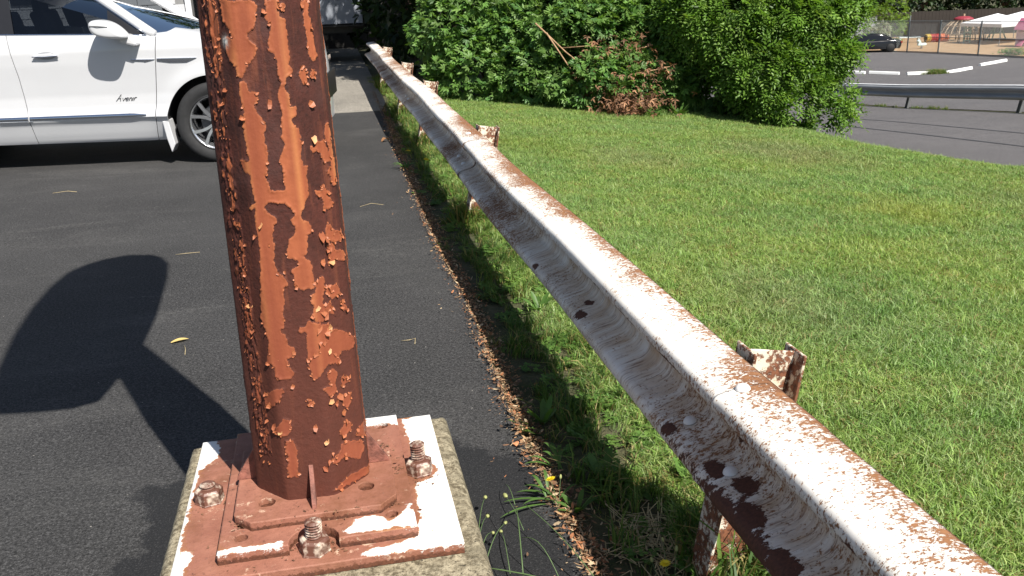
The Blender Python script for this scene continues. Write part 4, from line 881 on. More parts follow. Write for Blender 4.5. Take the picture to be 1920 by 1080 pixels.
# flowering stalks
M_YEL = plain('yellow_petals', (0.85, 0.66, 0.02), 0.6, 0.1, 60); M_STALK = plain('green_stalk', (0.085, 0.14, 0.05), 0.6, 0.2, 30); M_BUD = plain('flower_bud', (0.30, 0.32, 0.12), 0.7, 0.3, 60)
def flower_head(r=0.017):
    m = MB(); q = random.Random(4)
    for ring, (rr, nz, n_) in enumerate(((1.0, 0.1, 16), (0.72, 0.4, 13), (0.42, 0.6, 9))):
        for k in range(n_):
            a = 2*math.pi*(k+0.3*ring)/n_+q.uniform(-.08, .08); l = r*rr*q.uniform(.85, 1.1); w_ = r*0.16
            ca, sa = math.cos(a), math.sin(a)
            m.add([(0, 0, 0), (ca*l*.6-sa*w_, sa*l*.6+ca*w_, r*nz*.35), (ca*l, sa*l, r*nz*.45), (ca*l*.6+sa*w_, sa*l*.6-ca*w_, r*nz*.35)], [(0, 1, 2, 3)])
    return m.data('flower_head', fix=False)
FH = flower_head(); FH.materials.append(M_YEL)
BUD = MB().lathe([(0, -0.004), (0.004, -0.002), (0.0055, 0.004), (0.004, 0.011), (0.0015, 0.015), (0, 0.0155)], n=8).data('bud', True); BUD.materials.append(M_BUD)
def stalk_plant(name, base, stalks, label, cat='flower', group=None):
    r = empty(name, base, label=label, cat=cat, group=group)
    for pts, rad_, head, sc in stalks:
        MB().tube(pts, [rad_*(1-0.4*i/(len(pts)-1)) for i in range(len(pts))], 6).build('stalk', M_STALK, r, smooth=True)
        if head:
            d = Vector(pts[-1])-Vector(pts[-2])
            o = obj('flower_head' if head == 'f' else 'bud', FH if head == 'f' else BUD, None, r, loc=pts[-1], rot=d.to_track_quat('Z', 'Y').to_euler()); o.scale = (sc,)*3
    return r
def arc(p0, p1, sag, n=7):
    p0, p1 = Vector(p0), Vector(p1); return [tuple(p0.lerp(p1, i/n)+Vector((0, 0, sag*math.sin(math.pi*i/n)))) for i in range(n+1)]
stalk_plant('hawkweed', (0.78, 1.92, zt1(.78, 1.92)), [(arc((0, 0, 0), (-0.02, -0.01, 0.17), 0.0), .0013, 'f', 1.0), (arc((0.01, 0.0, 0), (0.035, 0.05, 0.16), 0.01), .0011, 'b', .9), (arc((-.01, 0.01, 0), (-0.03, 0.06, 0.13), 0.01), .0011, 'b', .8), (arc((0.01, 0.01, 0), (0.0, 0.06, 0.19), 0.01), .0011, 'b', .7)], 'single yellow flower in the weeds below the near end of the rail')
stalk_plant('hawkweed', (0.60, 2.42, 0.0), [(arc((0, 0, 0), (-0.02, 0.02, 0.11), 0.01), .0013, 'f', 1.1), (arc((0, 0, 0), (0.02, 0.05, 0.09), 0.01), .0011, 'b', .8)], 'yellow flower at the asphalt edge next to the footing')
stalk_plant('hawkweed', (0.80, 7.95, zt1(.8, 7.95)), [(arc((0, 0, 0), (0.02, -0.05, 0.19), 0.01), .002, 'f', 1.7), (arc((0, 0, 0), (0.10, -0.45, 0.10), 0.06), .0018, None, 1)], 'yellow flower nodding in the rail shadow near the second post')
stalk_plant('hawkweed', (0.69, 8.4, 0.0), [(arc((0, 0, 0), (0.02, 0.0, 0.15), 0.01), .002, 'f', 1.7)], 'yellow flower above a bushy tuft at the far asphalt edge')
# sprawling seed stalks beside the footing
B0 = (0.60, 1.93, 0.02)
def rel(p): return tuple(a-b for a, b in zip(p, B0))
stalk_plant('seed_stalks', B0, [
    (arc(rel((0.68, 1.84, .02)), rel((0.30, 2.10, .07)), .03), .0030, None, 1),
    (arc(rel((0.40, 2.03, .07)), rel((0.455, 2.40, .06)), .06), .0020, None, 1), (arc(rel((0.455, 2.40, .06)), rel((0.455, 2.56, .04)), .02), .0014, None, 1),
    (arc(rel((0.44, 2.20, .10)), rel((0.42, 2.36, .12)), .01), .0013, 'b', 1.3), (arc(rel((0.30, 2.10, .05)), rel((0.40, 2.28, .08)), .03), .0016, 'b', 1.0),
    (arc(rel((0.29, 2.15, .04)), rel((0.37, 2.45, .07)), .05), .0014, 'b', 1.2), (arc(rel((0.29, 2.16, .04)), rel((0.36, 2.36, .06)), .04), .0014, 'b', 1.2), (arc(rel((0.29, 2.13, .04)), rel((0.36, 2.27, .06)), .04), .0014, 'b', 1.0),
    (arc(rel((0.37, 2.06, .06)), rel((0.38, 2.24, .08)), .03), .0013, 'b', 1.0), (arc(rel((0.62, 1.90, .03)), rel((0.47, 2.34, .10)), .03), .0018, None, 1), (arc(rel((0.50, 2.0, .05)), rel((0.43, 2.18, .09)), .05), .0015, None, 1)],
    'sprawling thin green seed stalks lying across the asphalt beside the footing', 'plant')
# loose leaves and twigs on the asphalt
def loose_leaf(loc, L, W, col, rz, curl, label):
    V, F, C = [], [], []
    leaf_strip((-L/2, 0, 0.002), (1, 0, 0), curl, L, W, curl, col, V, F, C, nseg=7)
    t = [(x, y, z+curl*0.6*math.sin((x/L+.5)*math.pi)) for x, y, z in V]
    m = len(t); F = [tuple(f) for f in F]
    return obj('fallen_leaf', mesh_data('fallen_leaf', t, F, True, {'col': np.array(C)}), M_DRYLEAF, None, loc, (0, 0, rz), label=label, cat='leaf')
loose_leaf((-0.80, 4.33, 0.003), 0.10, 0.034, (0.62, 0.46, 0.17), 0.35, .004, 'curled yellow leaf lying on dark asphalt beside the pole shadow')
loose_leaf((0.555, 2.88, 0.003), 0.032, 0.026, (0.62, 0.27, 0.13), 1.9, .006, 'small orange leaf on the asphalt near the litter edge')
loose_leaf((0.60, 9.95, 0.004), 0.10, 0.07, (0.30, 0.15, 0.07), 0.5, .03, 'crumpled brown leaf on the asphalt at the far litter edge')
M_TWIG = plain('pale_twig', (0.45, 0.36, 0.2), 0.8, 0.2, 40)
for pts, r_, lab in (([(-0.78, 4.27, .004), (-0.765, 4.20, .008), (-0.76, 4.14, .004)], .0013, 'short pale stalk on the asphalt next to the yellow leaf'),
                     ([(-2.40, 8.35, .005), (-2.28, 8.37, .01), (-2.20, 8.33, .005)], .002, 'small twig on the asphalt in front of the car door'),
                     ([(-1.05, 5.95, .004), (-0.98, 5.93, .012), (-0.9, 5.96, .004)], .0015, 'thin pale twig beyond the rounded shadow'),
                     ([(0.18, 6.9, .004), (0.27, 6.95, .012), (0.36, 6.9, .004)], .0014, 'pale twig on the asphalt behind the pole'),
                     ([(0.24, 4.02, .004), (0.28, 4.0, .012), (0.31, 4.03, .006), (0.30, 3.96, .004)], .0014, 'bent pale stem on the asphalt between pole and rail')):
    MB().tube(pts, r_, 6).build('twig', M_TWIG, None, smooth=True, label=lab, cat='twig')
# ------------------------------------------------------------------ shrubs and trees
def leaf_mesh(P, N, D, L, W, C):
    """one folded leaf per row: base P, lengthwise D, face normal N"""
    n = len(P); S = np.cross(N, D); S /= np.linalg.norm(S, axis=1, keepdims=True)+1e-9
    L = np.asarray(L).reshape(-1, 1); W = np.asarray(W).reshape(-1, 1)
    V = np.empty((n, 4, 3)); V[:, 0] = P; mid = P+D*L*0.45+N*W*0.22
    V[:, 1] = mid-S*W*0.5; V[:, 2] = P+D*L; V[:, 3] = mid+S*W*0.5
    b = np.arange(n)*4
    F = np.concatenate([np.stack([b, b+1, b+2], -1), np.stack([b, b+2, b+3], -1)])
    return V.reshape(-1, 3), F, np.repeat(C, 4, 0)
def unit(a): return a/(np.linalg.norm(a, axis=-1, keepdims=True)+1e-9)
def crown_points(ells, n, q, shell=0.28, face=None, gap=0.37):
    """points spread through the outer part of a union of lumpy ellipsoids"""
    ells = np.array(ells, float); vol = ells[:, 3]*ells[:, 5]+ells[:, 4]*ells[:, 5]; out = []; nor = []
    while sum(map(len, out)) < n:
        m = n*2; k = q.choice(len(ells), m, p=vol/vol.sum()); d = unit(q.normal(size=(m, 3)))
        lump = 0.78+0.55*fbm(d[:, 0]*2.6+k*7.1, d[:, 1]*2.6, d[:, 2]*2.6, seed=int(q.integers(1000)), oct=3)
        r = (1-shell*q.random(m)**1.8)*lump
        c = ells[k]; p = c[:, :3]+d*c[:, 3:6]*r[:, None]
        ok = np.ones(m, bool)
        for e in ells:
            dd = (((p-e[:3])/e[3:6])**2).sum(1); ok &= dd > 0.42
        if face is not None: ok &= ((d@np.array(face)) > -0.35) | (q.random(m) < 0.25)
        # uneven clumps with gaps
        ok &= fbm(p[:, 0]*2.4, p[:, 1]*2.4, p[:, 2]*2.4, seed=17, oct=3) > gap
        out.append(p[ok]); nor.append(d[ok])
    return np.concatenate(out)[:n], np.concatenate(nor)[:n]
def sprays(P, N, q, nl, L, W, cols, pinnate=False, droop=0.35, up=0.55):
    n = len(P); D = unit(N+0.75*q.normal(size=(n, 3))+np.array([0, 0, -droop])); UP = unit(N*0.6+np.array([0.1, -0.25, up+0.15])+0.34*q.normal(size=(n, 3)))
    S = unit(np.cross(D, UP)); UP = np.cross(S, D)
    ci = q.integers(len(cols), size=n); base = np.array(cols)[ci]*(0.65+0.75*q.random((n, 1)))
    A = []
    for k in range(nl):
        if pinnate:
            t = k/(nl-1); side = 0.0 if k == nl-1 else (1 if k % 2 else -1)
            p = P+D*(L*2.6*t)[:, None]-np.array([0, 0, 1])*(L*0.5*t*t)[:, None]; d = unit(D*0.55+S*side*1.0+0.12*q.normal(size=(n, 3))) if side else D
            s = 0.75+0.35*math.sin(math.pi*min(1, t+0.15))
        else:
            a = (k-(nl-1)/2)*(2.3/(nl-1)) if nl > 1 else 0; p = P; d = unit(D*math.cos(a)+S*math.sin(a)+0.1*q.normal(size=(n, 3))); s = 1.0-0.22*abs(a)
        A.append(leaf_mesh(p, unit(UP+0.25*q.normal(size=(n, 3))), d, L*s, W*s, base*(0.9+0.2*q.random((n, 1)))))
    nv = 0; Vs, Fs, Cs = [], [], []
    for V, F, C in A: Vs.append(V); Fs.append(F+nv); Cs.append(C); nv += len(V)
    return np.concatenate(Vs), np.concatenate(Fs), np.concatenate(Cs)
def crown_obj(parent, base, V, F, C, name='crown'):
    return obj(name, mesh_data(name, V-np.array(base), F, False, {'col': C}), M_LEAF, parent, kind='stuff')
def stems(parent, base, tops, r0, name='stem'):
    for tp in tops:
        b = Vector((random.uniform(-.12, .12), random.uniform(-.12, .12), -0.1)); t_ = Vector(tp)-Vector(base)
        mid = b.lerp(t_, 0.5)+Vector((random.uniform(-.2, .2), random.uniform(-.2, .2), 0.1))
        MB().tube([b, b.lerp(mid, .5), mid, mid.lerp(t_, .6), t_], [r0, r0*.85, r0*.65, r0*.4, r0*.15], 7).build(name, M_BARK, parent, smooth=True)
G1 = [(0.12, 0.235, 0.05), (0.15, 0.275, 0.062), (0.09, 0.195, 0.05), (0.19, 0.31, 0.085)]
G2 = [(0.115, 0.225, 0.028), (0.14, 0.26, 0.035), (0.09, 0.185, 0.024), (0.175, 0.285, 0.05)]
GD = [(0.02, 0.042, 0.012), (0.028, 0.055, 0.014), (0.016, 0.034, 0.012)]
FACE = (-0.35, -0.85, 0.4)
def shrub(loc, ells, n, nl, L, W, cols, label, seed, pinnate=False, tops=5, droop=0.35, gap=0.37):
    q = np.random.default_rng(seed); z0 = zt1(*loc); base = (loc[0], loc[1], z0)
    r = empty('shrub', base, label=label, cat='shrub', group='shrubs massed behind the lawn')
    E_ = [(loc[0]+a, loc[1]+b, z0+c, d, e, f) for a, b, c, d, e, f in ells]
    P, N = crown_points(E_, n, q, face=FACE, gap=gap); zc = P[:, 2]-z0
    k = zc > 0.03; P, N = P[k], N[k]; m = len(P)
    V, F, C = sprays(P, N, q, nl, L*(0.75+0.5*q.random(m)), W*(0.75+0.5*q.random(m)), cols, pinnate, droop)
    crown_obj(r, base, V, F, C)
    stems(r, base, [(e[0], e[1], e[2]) for e in E_[:tops]], 0.035)
    return r
SH = [(0, 0, 0.75, 1.0, .95, .85), (-.45, -.35, 1.5, .9, .85, .8), (.4, -.15, 1.7, .9, .9, .85), (0, .2, 2.6, 1.2, 1.1, 1.0), (-.2, .1, 3.7, 1.2, 1.2, 1.1), (.1, .3, 4.8, 1.0, 1.0, .9)]
SL0 = [(-.5, -.1, .55, .85, .8, .6), (-.5, -.3, 1.25, .85, .8, .6), (.4, -.25, 1.35, .9, .85, .6), (-.1, .3, 1.75, 1.0, .9, .6), (.25, -.55, .35, .85, .7, .5)]
SL = [(-.4, -.6, .45, .85, .75, .6), (.45, -.5, .5, .85, .75, .6), (-.45, -.1, 1.1, .95, .85, .65), (.45, 0, 1.2, .95, .85, .65), (0, .5, 1.7, 1.1, .95, .65)]
SF = [(-.4, -.6, .45, .85, .75, .6), (.45, -.5, .5, .85, .75, .6), (-.45, -.1, 1.1, .95, .85, .65), (.45, 0, 1.2, .95, .85, .65), (0, .5, 2.1, 1.1, 1.0, .9), (0, .8, 3.2, 1.2, 1.1, 1.0), (0, .8, 4.2, 1.0, 1.0, .9)]
shrub((2.85, 14.75), SF, 12000, 5, 0.105, 0.046, G1, 'dense green shrub nearest the rail at the far end of the lawn', 31)
shrub((3.7, 14.3), SL, 9500, 5, 0.105, 0.046, G1, 'leafy green shrub behind the bare sticks of the dead branch', 32)
shrub((4.45, 13.6), SL, 9500, 5, 0.105, 0.046, G1, 'green shrub overhanging the heap of dead brown leaves', 33)
shrub((5.75, 13.6), SL0, 9500, 5, 0.105, 0.046, G1, 'green shrub with a dark hollow under it by the feathery shrub', 34)
shrub((6.38, 12.4), [(-.05, -.6, .40, .50, .6, .45), (-.3, -.3, .95, .65, .75, .5), (.10, -.35, 1.5, .75, .75, .45), (-.65, .1, 1.6, .9, .8, .6), (.15, .0, 2.1, .9, .8, .5), (.55, -.4, 1.75, .45, .5, .28), (.45, -.5, 1.05, .4, .5, .25), (.3, -.65, .35, .5, .5, .42)], 8300, 9, 0.080, 0.034, G2, 'light green shrub with feathery leaves at the lawn corner overhanging the road', 35, True, droop=0.55, gap=0.43)

# fallen dead branch with brown leaves, leaning in front of the shrubs
db = empty('dead_branch', (3.72, 12.72, zt1(3.72, 12.72)), label='dead branch with withered brown leaves fallen against the shrubs', cat='branch')
M_DEADW = plain('dead_wood', (0.36, 0.22, 0.12), 0.8, 0.3, 20)
random.seed(3)
br = [[(-.75, .05, 1.25), (-.35, -.05, .85), (.05, -.2, .5), (.55, -.55, .12)], [(-.62, -.05, 1.12), (-.25, -.1, .55), (.1, -.3, .25)], [(-.1, -.1, .72), (.35, -.15, .78), (.85, -.3, .9)], [(.0, -.15, .55), (.45, -.35, .5), (1.0, -.6, .62)], [(-.15, -.1, .7), (.2, -.3, .3), (.35, -.45, .1)], [(-.4, 0, .9), (-.05, -.15, .92), (.3, -.2, .88)]]
for k, pts in enumerate(br): MB().tube(pts, [.0135-.001*k-.002*i for i in range(len(pts))], 6).build('limb', M_DEADW, db, smooth=True)
q = np.random.default_rng(8); PP = []
for k, pts in enumerate(br):
    pts = np.array(pts)
    for i in range(80 if k in (0, 2, 3, 4) else 40):
        u = q.random()*(len(pts)-1)*0.55+(len(pts)-1)*0.45; j = min(int(u), len(pts)-2); PP.append(pts[j]+(pts[j+1]-pts[j])*(u-j)+q.normal(0, 0.09, 3))
for i in range(480): PP.append(np.array([0.45+q.normal(0, .26), -.5+q.normal(0, .16), abs(q.normal(0.12, .16))]))
PP = np.array(PP); V, F, C = sprays(PP, unit(q.normal(size=PP.shape)), q, 3, np.full(len(PP), .085), np.full(len(PP), .026), [(0.22, 0.105, 0.055), (0.30, 0.16, 0.085), (0.16, 0.085, 0.05)], droop=1.2)
obj('dead_leaves', mesh_data('dead_leaves', V, F, False, {'col': C}), M_DRYLEAF, db, kind='stuff')
# low plants at the foot of the shrubs
for k, (x, y) in enumerate([(4.45, 12.0), (4.9, 12.2), (4.2, 12.4), (5.6, 12.3)]):
    r = rosette(x, y, 14, .22, .05, 600+k, up=.14, label=('low leafy plant at the shrub foot just past the dead branch', 'low leafy plant third from the dead branch along the shrub foot', 'low leafy plant touching the heap of dead brown leaves', 'low leafy plant in front of the dark hollow under the shrubs')[k], cat='plant', group='low plants at the foot of the shrubs', name='low_plant')

# trees
def tree(loc, h, crown, n, L, cols, label, seed, trunk=0.16, group='trees beyond the lot', z0=None, nl=3, shell=0.6, W=0.5):
    q = np.random.default_rng(seed); z0 = zt1(*loc) if z0 is None else z0; base = (loc[0], loc[1], z0)
    r = empty('tree', base, label=label, cat='tree', group=group)
    E_ = [(loc[0]+a, loc[1]+b, z0+c, d, e, f) for a, b, c, d, e, f in crown]
    top = max(c[2] for c in crown)
    MB().tube([(0, 0, -.2), (0.05, 0, h*.3), (0, .05, h*.6), (0, 0, top)], [trunk*1.3, trunk, trunk*.8, trunk*.3], 10).build('trunk', M_BARK, r, smooth=True)
    for e in E_[:6]:
        MB().tube([(0, 0, h*.35), ((e[0]-loc[0])*.5, (e[1]-loc[1])*.5, (e[2]-z0)*.75), (e[0]-loc[0], e[1]-loc[1], e[2]-z0)], [trunk*.5, trunk*.3, trunk*.1], 6).build('limb', M_BARK, r, smooth=True)
    P, N = crown_points(E_, n, q, shell); m = len(P)
    V, F, C = sprays(P, N, q, nl, L*(0.7+0.6*q.random(m)), L*W*(0.7+0.6*q.random(m)), cols)
    crown_obj(r, base, V, F, C)
    return r
CR1 = [(0, 0, 1.6, 1.6, 1.5, 1.4), (-.9, -.3, 3.0, 1.7, 1.6, 1.4), (1.0, .3, 3.4, 1.8, 1.7, 1.5), (0, .2, 5.2, 2.3, 2.2, 1.7), (-.4, -.2, 7.2, 2.0, 2.0, 1.5), (.5, 0, 8.6, 1.5, 1.5, 1.2)]
for k, (x, y, lab) in enumerate([(2.5, 18.3, 'dark tree in deep shade just behind the shrub nearest the rail'), (6.6, 16.8, 'dark tree rising behind the middle shrubs'), (2.1, 22.5, 'dark tree at the end of the guard rail beside the trailer')]):
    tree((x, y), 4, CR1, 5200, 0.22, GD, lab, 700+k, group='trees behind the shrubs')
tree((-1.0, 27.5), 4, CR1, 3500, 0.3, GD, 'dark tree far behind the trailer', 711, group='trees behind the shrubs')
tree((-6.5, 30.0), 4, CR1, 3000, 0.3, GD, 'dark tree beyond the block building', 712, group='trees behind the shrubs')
# hedge bush beside the trailer
# ------------------------------------------------------------------ white car
def car_paint(name, col, flake=0.0):
    t = NT(name); c = t.coord()
    return t.done(t.mix(t.ramp(t.noise(c, 3, 3), 0.3, 0.7), tuple(x*.97 for x in col), col), 0.32, **{'Coat Weight': 0.6, 'Coat Roughness': 0.06})
M_WHITE = car_paint('white_car_paint', (0.60, 0.605, 0.62))
M_CHROME = plain('bright_trim', (0.62, 0.66, 0.74), 0.16, 0.05, 3, metal=1.0)
M_RIM = plain('alloy_rim', (0.62, 0.63, 0.66), 0.25, 0.1, 6, metal=0.9)
M_DARKTRIM = plain('black_trim', (0.015, 0.015, 0.017), 0.35, 0.1)
M_CABIN = plain('dark_cabin', (0.02, 0.02, 0.023), 0.8, 0.3)
def glass_mat(name, tint=0.25):
    t = NT(name); g = t.n('ShaderNodeBsdfGlossy', {'Color': (1, 1, 1), 'Roughness': 0.02}).outputs[0]; tr = t.n('ShaderNodeBsdfTransparent', {'Color': (tint, tint*1.06, tint*1.12)}).outputs[0]
    fr = t.math('ADD', t.n('ShaderNodeFresnel', {'IOR': 1.5}).outputs[0], t.ramp(t.noise(t.coord(), 2, 2), 0.3, 0.7, 0.0, 0.01))
    mx = t.n('ShaderNodeMixShader', {0: fr}); t.t.links.new(tr, mx.inputs[1]); t.t.links.new(g, mx.inputs[2]); t.t.links.new(mx.outputs[0], t.out.inputs[0]); return t.m
M_GLASS = glass_mat('tinted_glass'); M_GLASS2 = glass_mat('windscreen_glass', 0.6)
suv = empty('white_suv', (-1.075, 9.34, 0), math.radians(-7.5), label='white five-door car parked side-on behind the rusty pole', cat='car')
AX_R = -3.07; RW = 0.394; ARCH = 0.462; HALF = 1.0
def belt(x): return float(np.interp(x, [-4.3, -2.6, -.75, -.4, 0, .5, .8, .95], [1.36, 1.315, 1.255, 1.225, 1.15, 1.04, .95, .85]))
def sill(x): return float(np.interp(x, [-4.3, -3.6, -2.4, -.6, .5, .95], [.42, .34, .255, .235, .26, .30]))
def side_y(x, z):
    y = float(np.interp(z, [.2, .26, .33, .44, .485, .515, .58, .70, .86, 1.0, 1.12, 1.22, 1.32, 1.4], [.15, .10, .072, .036, .004, .012, .038, .04, .026, .012, .006, .022, .05, .09]))
    # flared arches
    for ax in (0, AX_R):
        d = math.hypot(x-ax, z-RW); y -= 0.030*math.exp(-((d-ARCH)/0.10)**2)*(z > .2)
    if x > .25: y += .36*((x-.25)/.7)**2.2
    if x < -3.4: y += .20*((-3.4-x)/.85)**2
    return y
def panel(name, xl, xr, z0, z1, nu, nz, mat, archs=(), flip=1, parent=suv, inset=0.0, label=None):
    V = []; dead = []
    for i in range(nu):
        for j in range(nz):
            u = i/(nu-1); v = j/(nz-1)
            zz_ = z0+(z1(0) if callable(z1) else z1)*0
            # iterate: x depends on z, z on x
            x = xl(0.8)+(xr(0.8)-xl(0.8))*u
            z = sill(x)+(belt(x)-sill(x))*v
            x = xl(z)+(xr(z)-xl(z))*u
            dd = False
            for ax in archs:
                d = math.hypot(x-ax, z-RW)
                if d < ARCH:
                    dd = dd or d < ARCH-0.045
                    k = ARCH/max(d, 1e-4); x, z = ax+(x-ax)*k, RW+(z-RW)*k
            y = side_y(x, z)+inset
            V.append((x, y if flip > 0 else 2*HALF-y, z)); dead.append(dd)
    F = gridfaces(nu, nz); dead = np.array(dead); F = F[~dead[F].all(1)]
    # edges rolled inwards
    me = mesh_data(name, V, [tuple(f) for f in F], True)
    bm = bmesh.new(); bm.from_mesh(me); bmesh.ops.delete(bm, geom=[v for v in bm.verts if not v.link_faces], context='VERTS')
    bmesh.ops.remove_doubles(bm, verts=bm.verts, dist=0.0008)
    r = bmesh.ops.extrude_edge_only(bm, edges=[e for e in bm.edges if len(e.link_faces) == 1])
    for g in r['geom']:
        if isinstance(g, bmesh.types.BMVert): g.co.y += 0.02*flip
    bmesh.ops.recalc_face_normals(bm, faces=bm.faces)
    for f in bm.faces: f.smooth = len(f.verts) == 4
    bm.to_mesh(me); bm.free()
    try: me.set_sharp_from_angle(angle=math.radians(40))
    except Exception: pass
    return obj(name, me, mat, parent, label=label)
for fl_ in (1, -1):
    G = 0.004
    seamA = lambda z: -0.54+0.15*(z-.7)
    seamB = lambda z: -1.79-0.04*(z-.75)-0.08*max(0, z-.9)
    seamC = lambda z: -2.95+0.3*min(0, z-.9)+0.08*(z-.9)
    panel('front_fender', lambda z: seamA(z)+G, lambda z: 0.95, 0, belt, 75, 50, M_WHITE, (0,), fl_)
    panel('front_door', lambda z: seamB(z)+G, lambda z: seamA(z)-G, 0, belt, 50, 50, M_WHITE, (), fl_)
    panel('rear_door', lambda z: seamC(z)+G, lambda z: seamB(z)-G, 0, belt, 44, 50, M_WHITE, (AX_R,), fl_)
    panel('rear_quarter', lambda z: -4.22, lambda z: seamC(z)-G, 0, belt, 60, 50, M_WHITE, (AX_R,), fl_)
# cabin above the belt line
def roofz(x): return float(np.interp(x, [-4.25, -3.9, -3.2, -2.2, -1.6, -1.25], [1.60, 1.70, 1.755, 1.77, 1.745, 1.70]))
def tumble(z, x): return side_y(x, min(z, belt(x)))+max(0, z-belt(x))*0.36
def apil(z): return -0.53-(z-1.25)*1.40       # x of the A pillar at height z
def sheet(name, rows, mat, parent=suv, thick=0.0, smooth=True, label=None):
    nr, nc = len(rows), len(rows[0]); V = [p for r in rows for p in r]
    return obj(name, mesh_data(name, V, gridfaces(nr, nc), smooth), mat, parent, label=label)
for fl_ in (1, -1):
    Yf = (lambda y: y) if fl_ > 0 else (lambda y: 2*HALF-y)
    def win(name, xa, xb, parent=suv, off=0.012, mat=M_GLASS, z0=None, z1=None, n=14):
        rows = []
        for i in range(n):
            u = i/(n-1); row = []
            for j in range(8):
                v = j/7; z = 0
                xm = xa(1.4)+(xb(1.4)-xa(1.4))*u; zb_ = belt(xm)-.004; ztp = min(roofz(xm)-.07, 1.70); z = zb_+(ztp-zb_)*v
                x = xa(z)+(xb(z)-xa(z))*u
                row.append((x, Yf(tumble(z, x)+off), z))
            rows.append(row)
        return sheet(name, rows, mat, parent)
    win('front_door_window', lambda z: -1.77-0.12*(z-1.25), lambda z: apil(z)-.03)
    win('rear_door_window', lambda z: -2.95, lambda z: -1.97-0.12*(z-1.25))
    win('quarter_window', lambda z: -3.95+.25*(z-1.3), lambda z: -3.03)
    win('pillar_cover', lambda z: -1.975-0.12*(z-1.25), lambda z: -1.765-0.12*(z-1.25), off=.004, mat=M_DARKTRIM, n=4)
    win('pillar_cover', lambda z: -3.035, lambda z: -2.945, off=.004, mat=M_DARKTRIM, n=4)
    # mirror sail panel
    MB().prism([(-.90, 1.268), (-.575, 1.250), (-.90, 1.485)], 0, .01, lambda u, w_, h: Vector((u, Yf(tumble(w_, u)+h-.001), w_))).build('mirror_sail', M_DARKTRIM, suv)
    # A pillar with the roof rail
    pts = []
    for z in np.linspace(1.245, 1.69, 9): pts.append((apil(z)+.035, Yf(tumble(z, apil(z))+.035), z))
    for x in np.linspace(-1.4, -4.0, 10): pts.append((x, Yf(tumble(roofz(x)-.05, x)+.03), roofz(x)-.05))
    MB().tube(pts, [.048]*len(pts), 10).build('roof_rail', M_WHITE, suv, smooth=True)
    # bright line round the window
    pts = [(x, Yf(side_y(x, belt(x))+.004), belt(x)+.004) for x in np.linspace(-4.1, -.55, 40)]
    MB().tube(pts, .0085, 6).build('window_trim', M_CHROME, suv, smooth=True)
    pts = [(apil(z)-.012, Yf(tumble(z, apil(z)-.01)+.006), z) for z in np.linspace(1.255, 1.66, 9)]
    MB().tube(pts, .007, 6).build('window_trim', M_CHROME, suv, smooth=True)
    # bright strip low on the doors
    for xa, xb in ((-.66, -1.765), (-1.779, -2.75)):
        rows = []
        for i in range(24):
            x = xa+(xb-xa)*i/23; w_ = .019*min(1, (.25+6*abs(x+.66))) if xa > -1 else .019
            zc = .503-.006*(x+.7)
            rows.append([(x, Yf(side_y(x, zc)+.002), zc-w_), (x, Yf(side_y(x, zc)-.012), zc-w_*.8), (x, Yf(side_y(x, zc)-.014), zc), (x, Yf(side_y(x, zc)-.010), zc+w_*.8), (x, Yf(side_y(x, zc)+.004), zc+w_)])
        sheet('door_strip', rows, M_CHROME)
    # vent trim on the fender and door
    for xa, xb, t_ in ((-.478, -.10, .022), (-.72, -.495, .012)):
        poly = [(xa, 1.030), (xb, 1.023), (xb-.05, 1.023-t_*.9), (xb-.10, 1.023-t_*1.7 if t_ > .015 else 1.015-t_), (xa+.12, 1.025-t_*1.6 if t_ > .015 else 1.025-t_*1.4), (xa, 1.030-t_)]
        MB().prism(poly, -.010, .03, lambda u, w_, h: Vector((u, Yf(side_y(u, w_)+h), w_))).build('vent_trim', M_CHROME, suv, bevel=.003)
    # handles
    for hx in (-1.50, -2.60):
        MB().prism([(hx-.12, 1.09), (hx-.06, 1.112), (hx+.05, 1.116), (hx+.125, 1.094), (hx+.05, 1.078), (hx-.06, 1.074)], -.026, -.008, lambda u, w_, h: Vector((u, Yf(side_y(u, w_)+h), w_))).build('door_handle', M_WHITE, suv, bevel=.007)
        MB().prism([(hx+.09*math.cos(a), 1.092+.036*math.sin(a)) for a in np.linspace(0, 6.283, 20)[:-1]], -.0025, .006, lambda u, w_, h: Vector((u, Yf(side_y(u, w_)+h), w_))).build('handle_cup', plain('handle_recess', (.30, .31, .33), .4), suv)
        MB().tube([(hx-.12, Yf(side_y(hx, 1.09)-.027), 1.088), (hx, Yf(side_y(hx, 1.09)-.028), 1.085), (hx+.12, Yf(side_y(hx, 1.09)-.027), 1.09)], .005, 6).build('handle_trim', M_CHROME, suv)
    # door mirror
    def mirror():
        ol = [(-.985, 1.36), (-.965, 1.400), (-.90, 1.412), (-.82, 1.395), (-.74, 1.345), (-.675, 1.27), (-.66, 1.235), (-.72, 1.225), (-.82, 1.235), (-.91, 1.255), (-.968, 1.295)]
        yb = side_y(-.98, 1.2)
        # rounded shell: outline shrinks towards both ends
        ringz = [(-.29, .55), (-.285, .78), (-.265, .93), (-.22, 1.0), (-.10, 1.0), (-.05, .92), (-.03, .72)]
        cx0, cz0 = -.83, 1.315; V = []
        for yy, s_ in ringz:
            for u, w_ in ol: V.append((cx0+(u-cx0)*s_+.10*(yy+.16)*.5, Yf(yb+yy), cz0+(w_-cz0)*s_))
        nA = len(ol); nB = len(ringz)-1
        F = [(i*nA+k, i*nA+(k+1) % nA, (i+1)*nA+(k+1) % nA, (i+1)*nA+k) for i in range(nB) for k in range(nA)]
        m_ = MB().add(V, F); m_.f.append(tuple(range(nA))); m_.f.append(tuple(nB*nA+k for k in range(nA)))
        mo = m_.build('door_mirror', M_WHITE, suv, smooth=True)
        sm = mo.modifiers.new('round', 'SUBSURF'); sm.levels = 2; sm.render_levels = 2
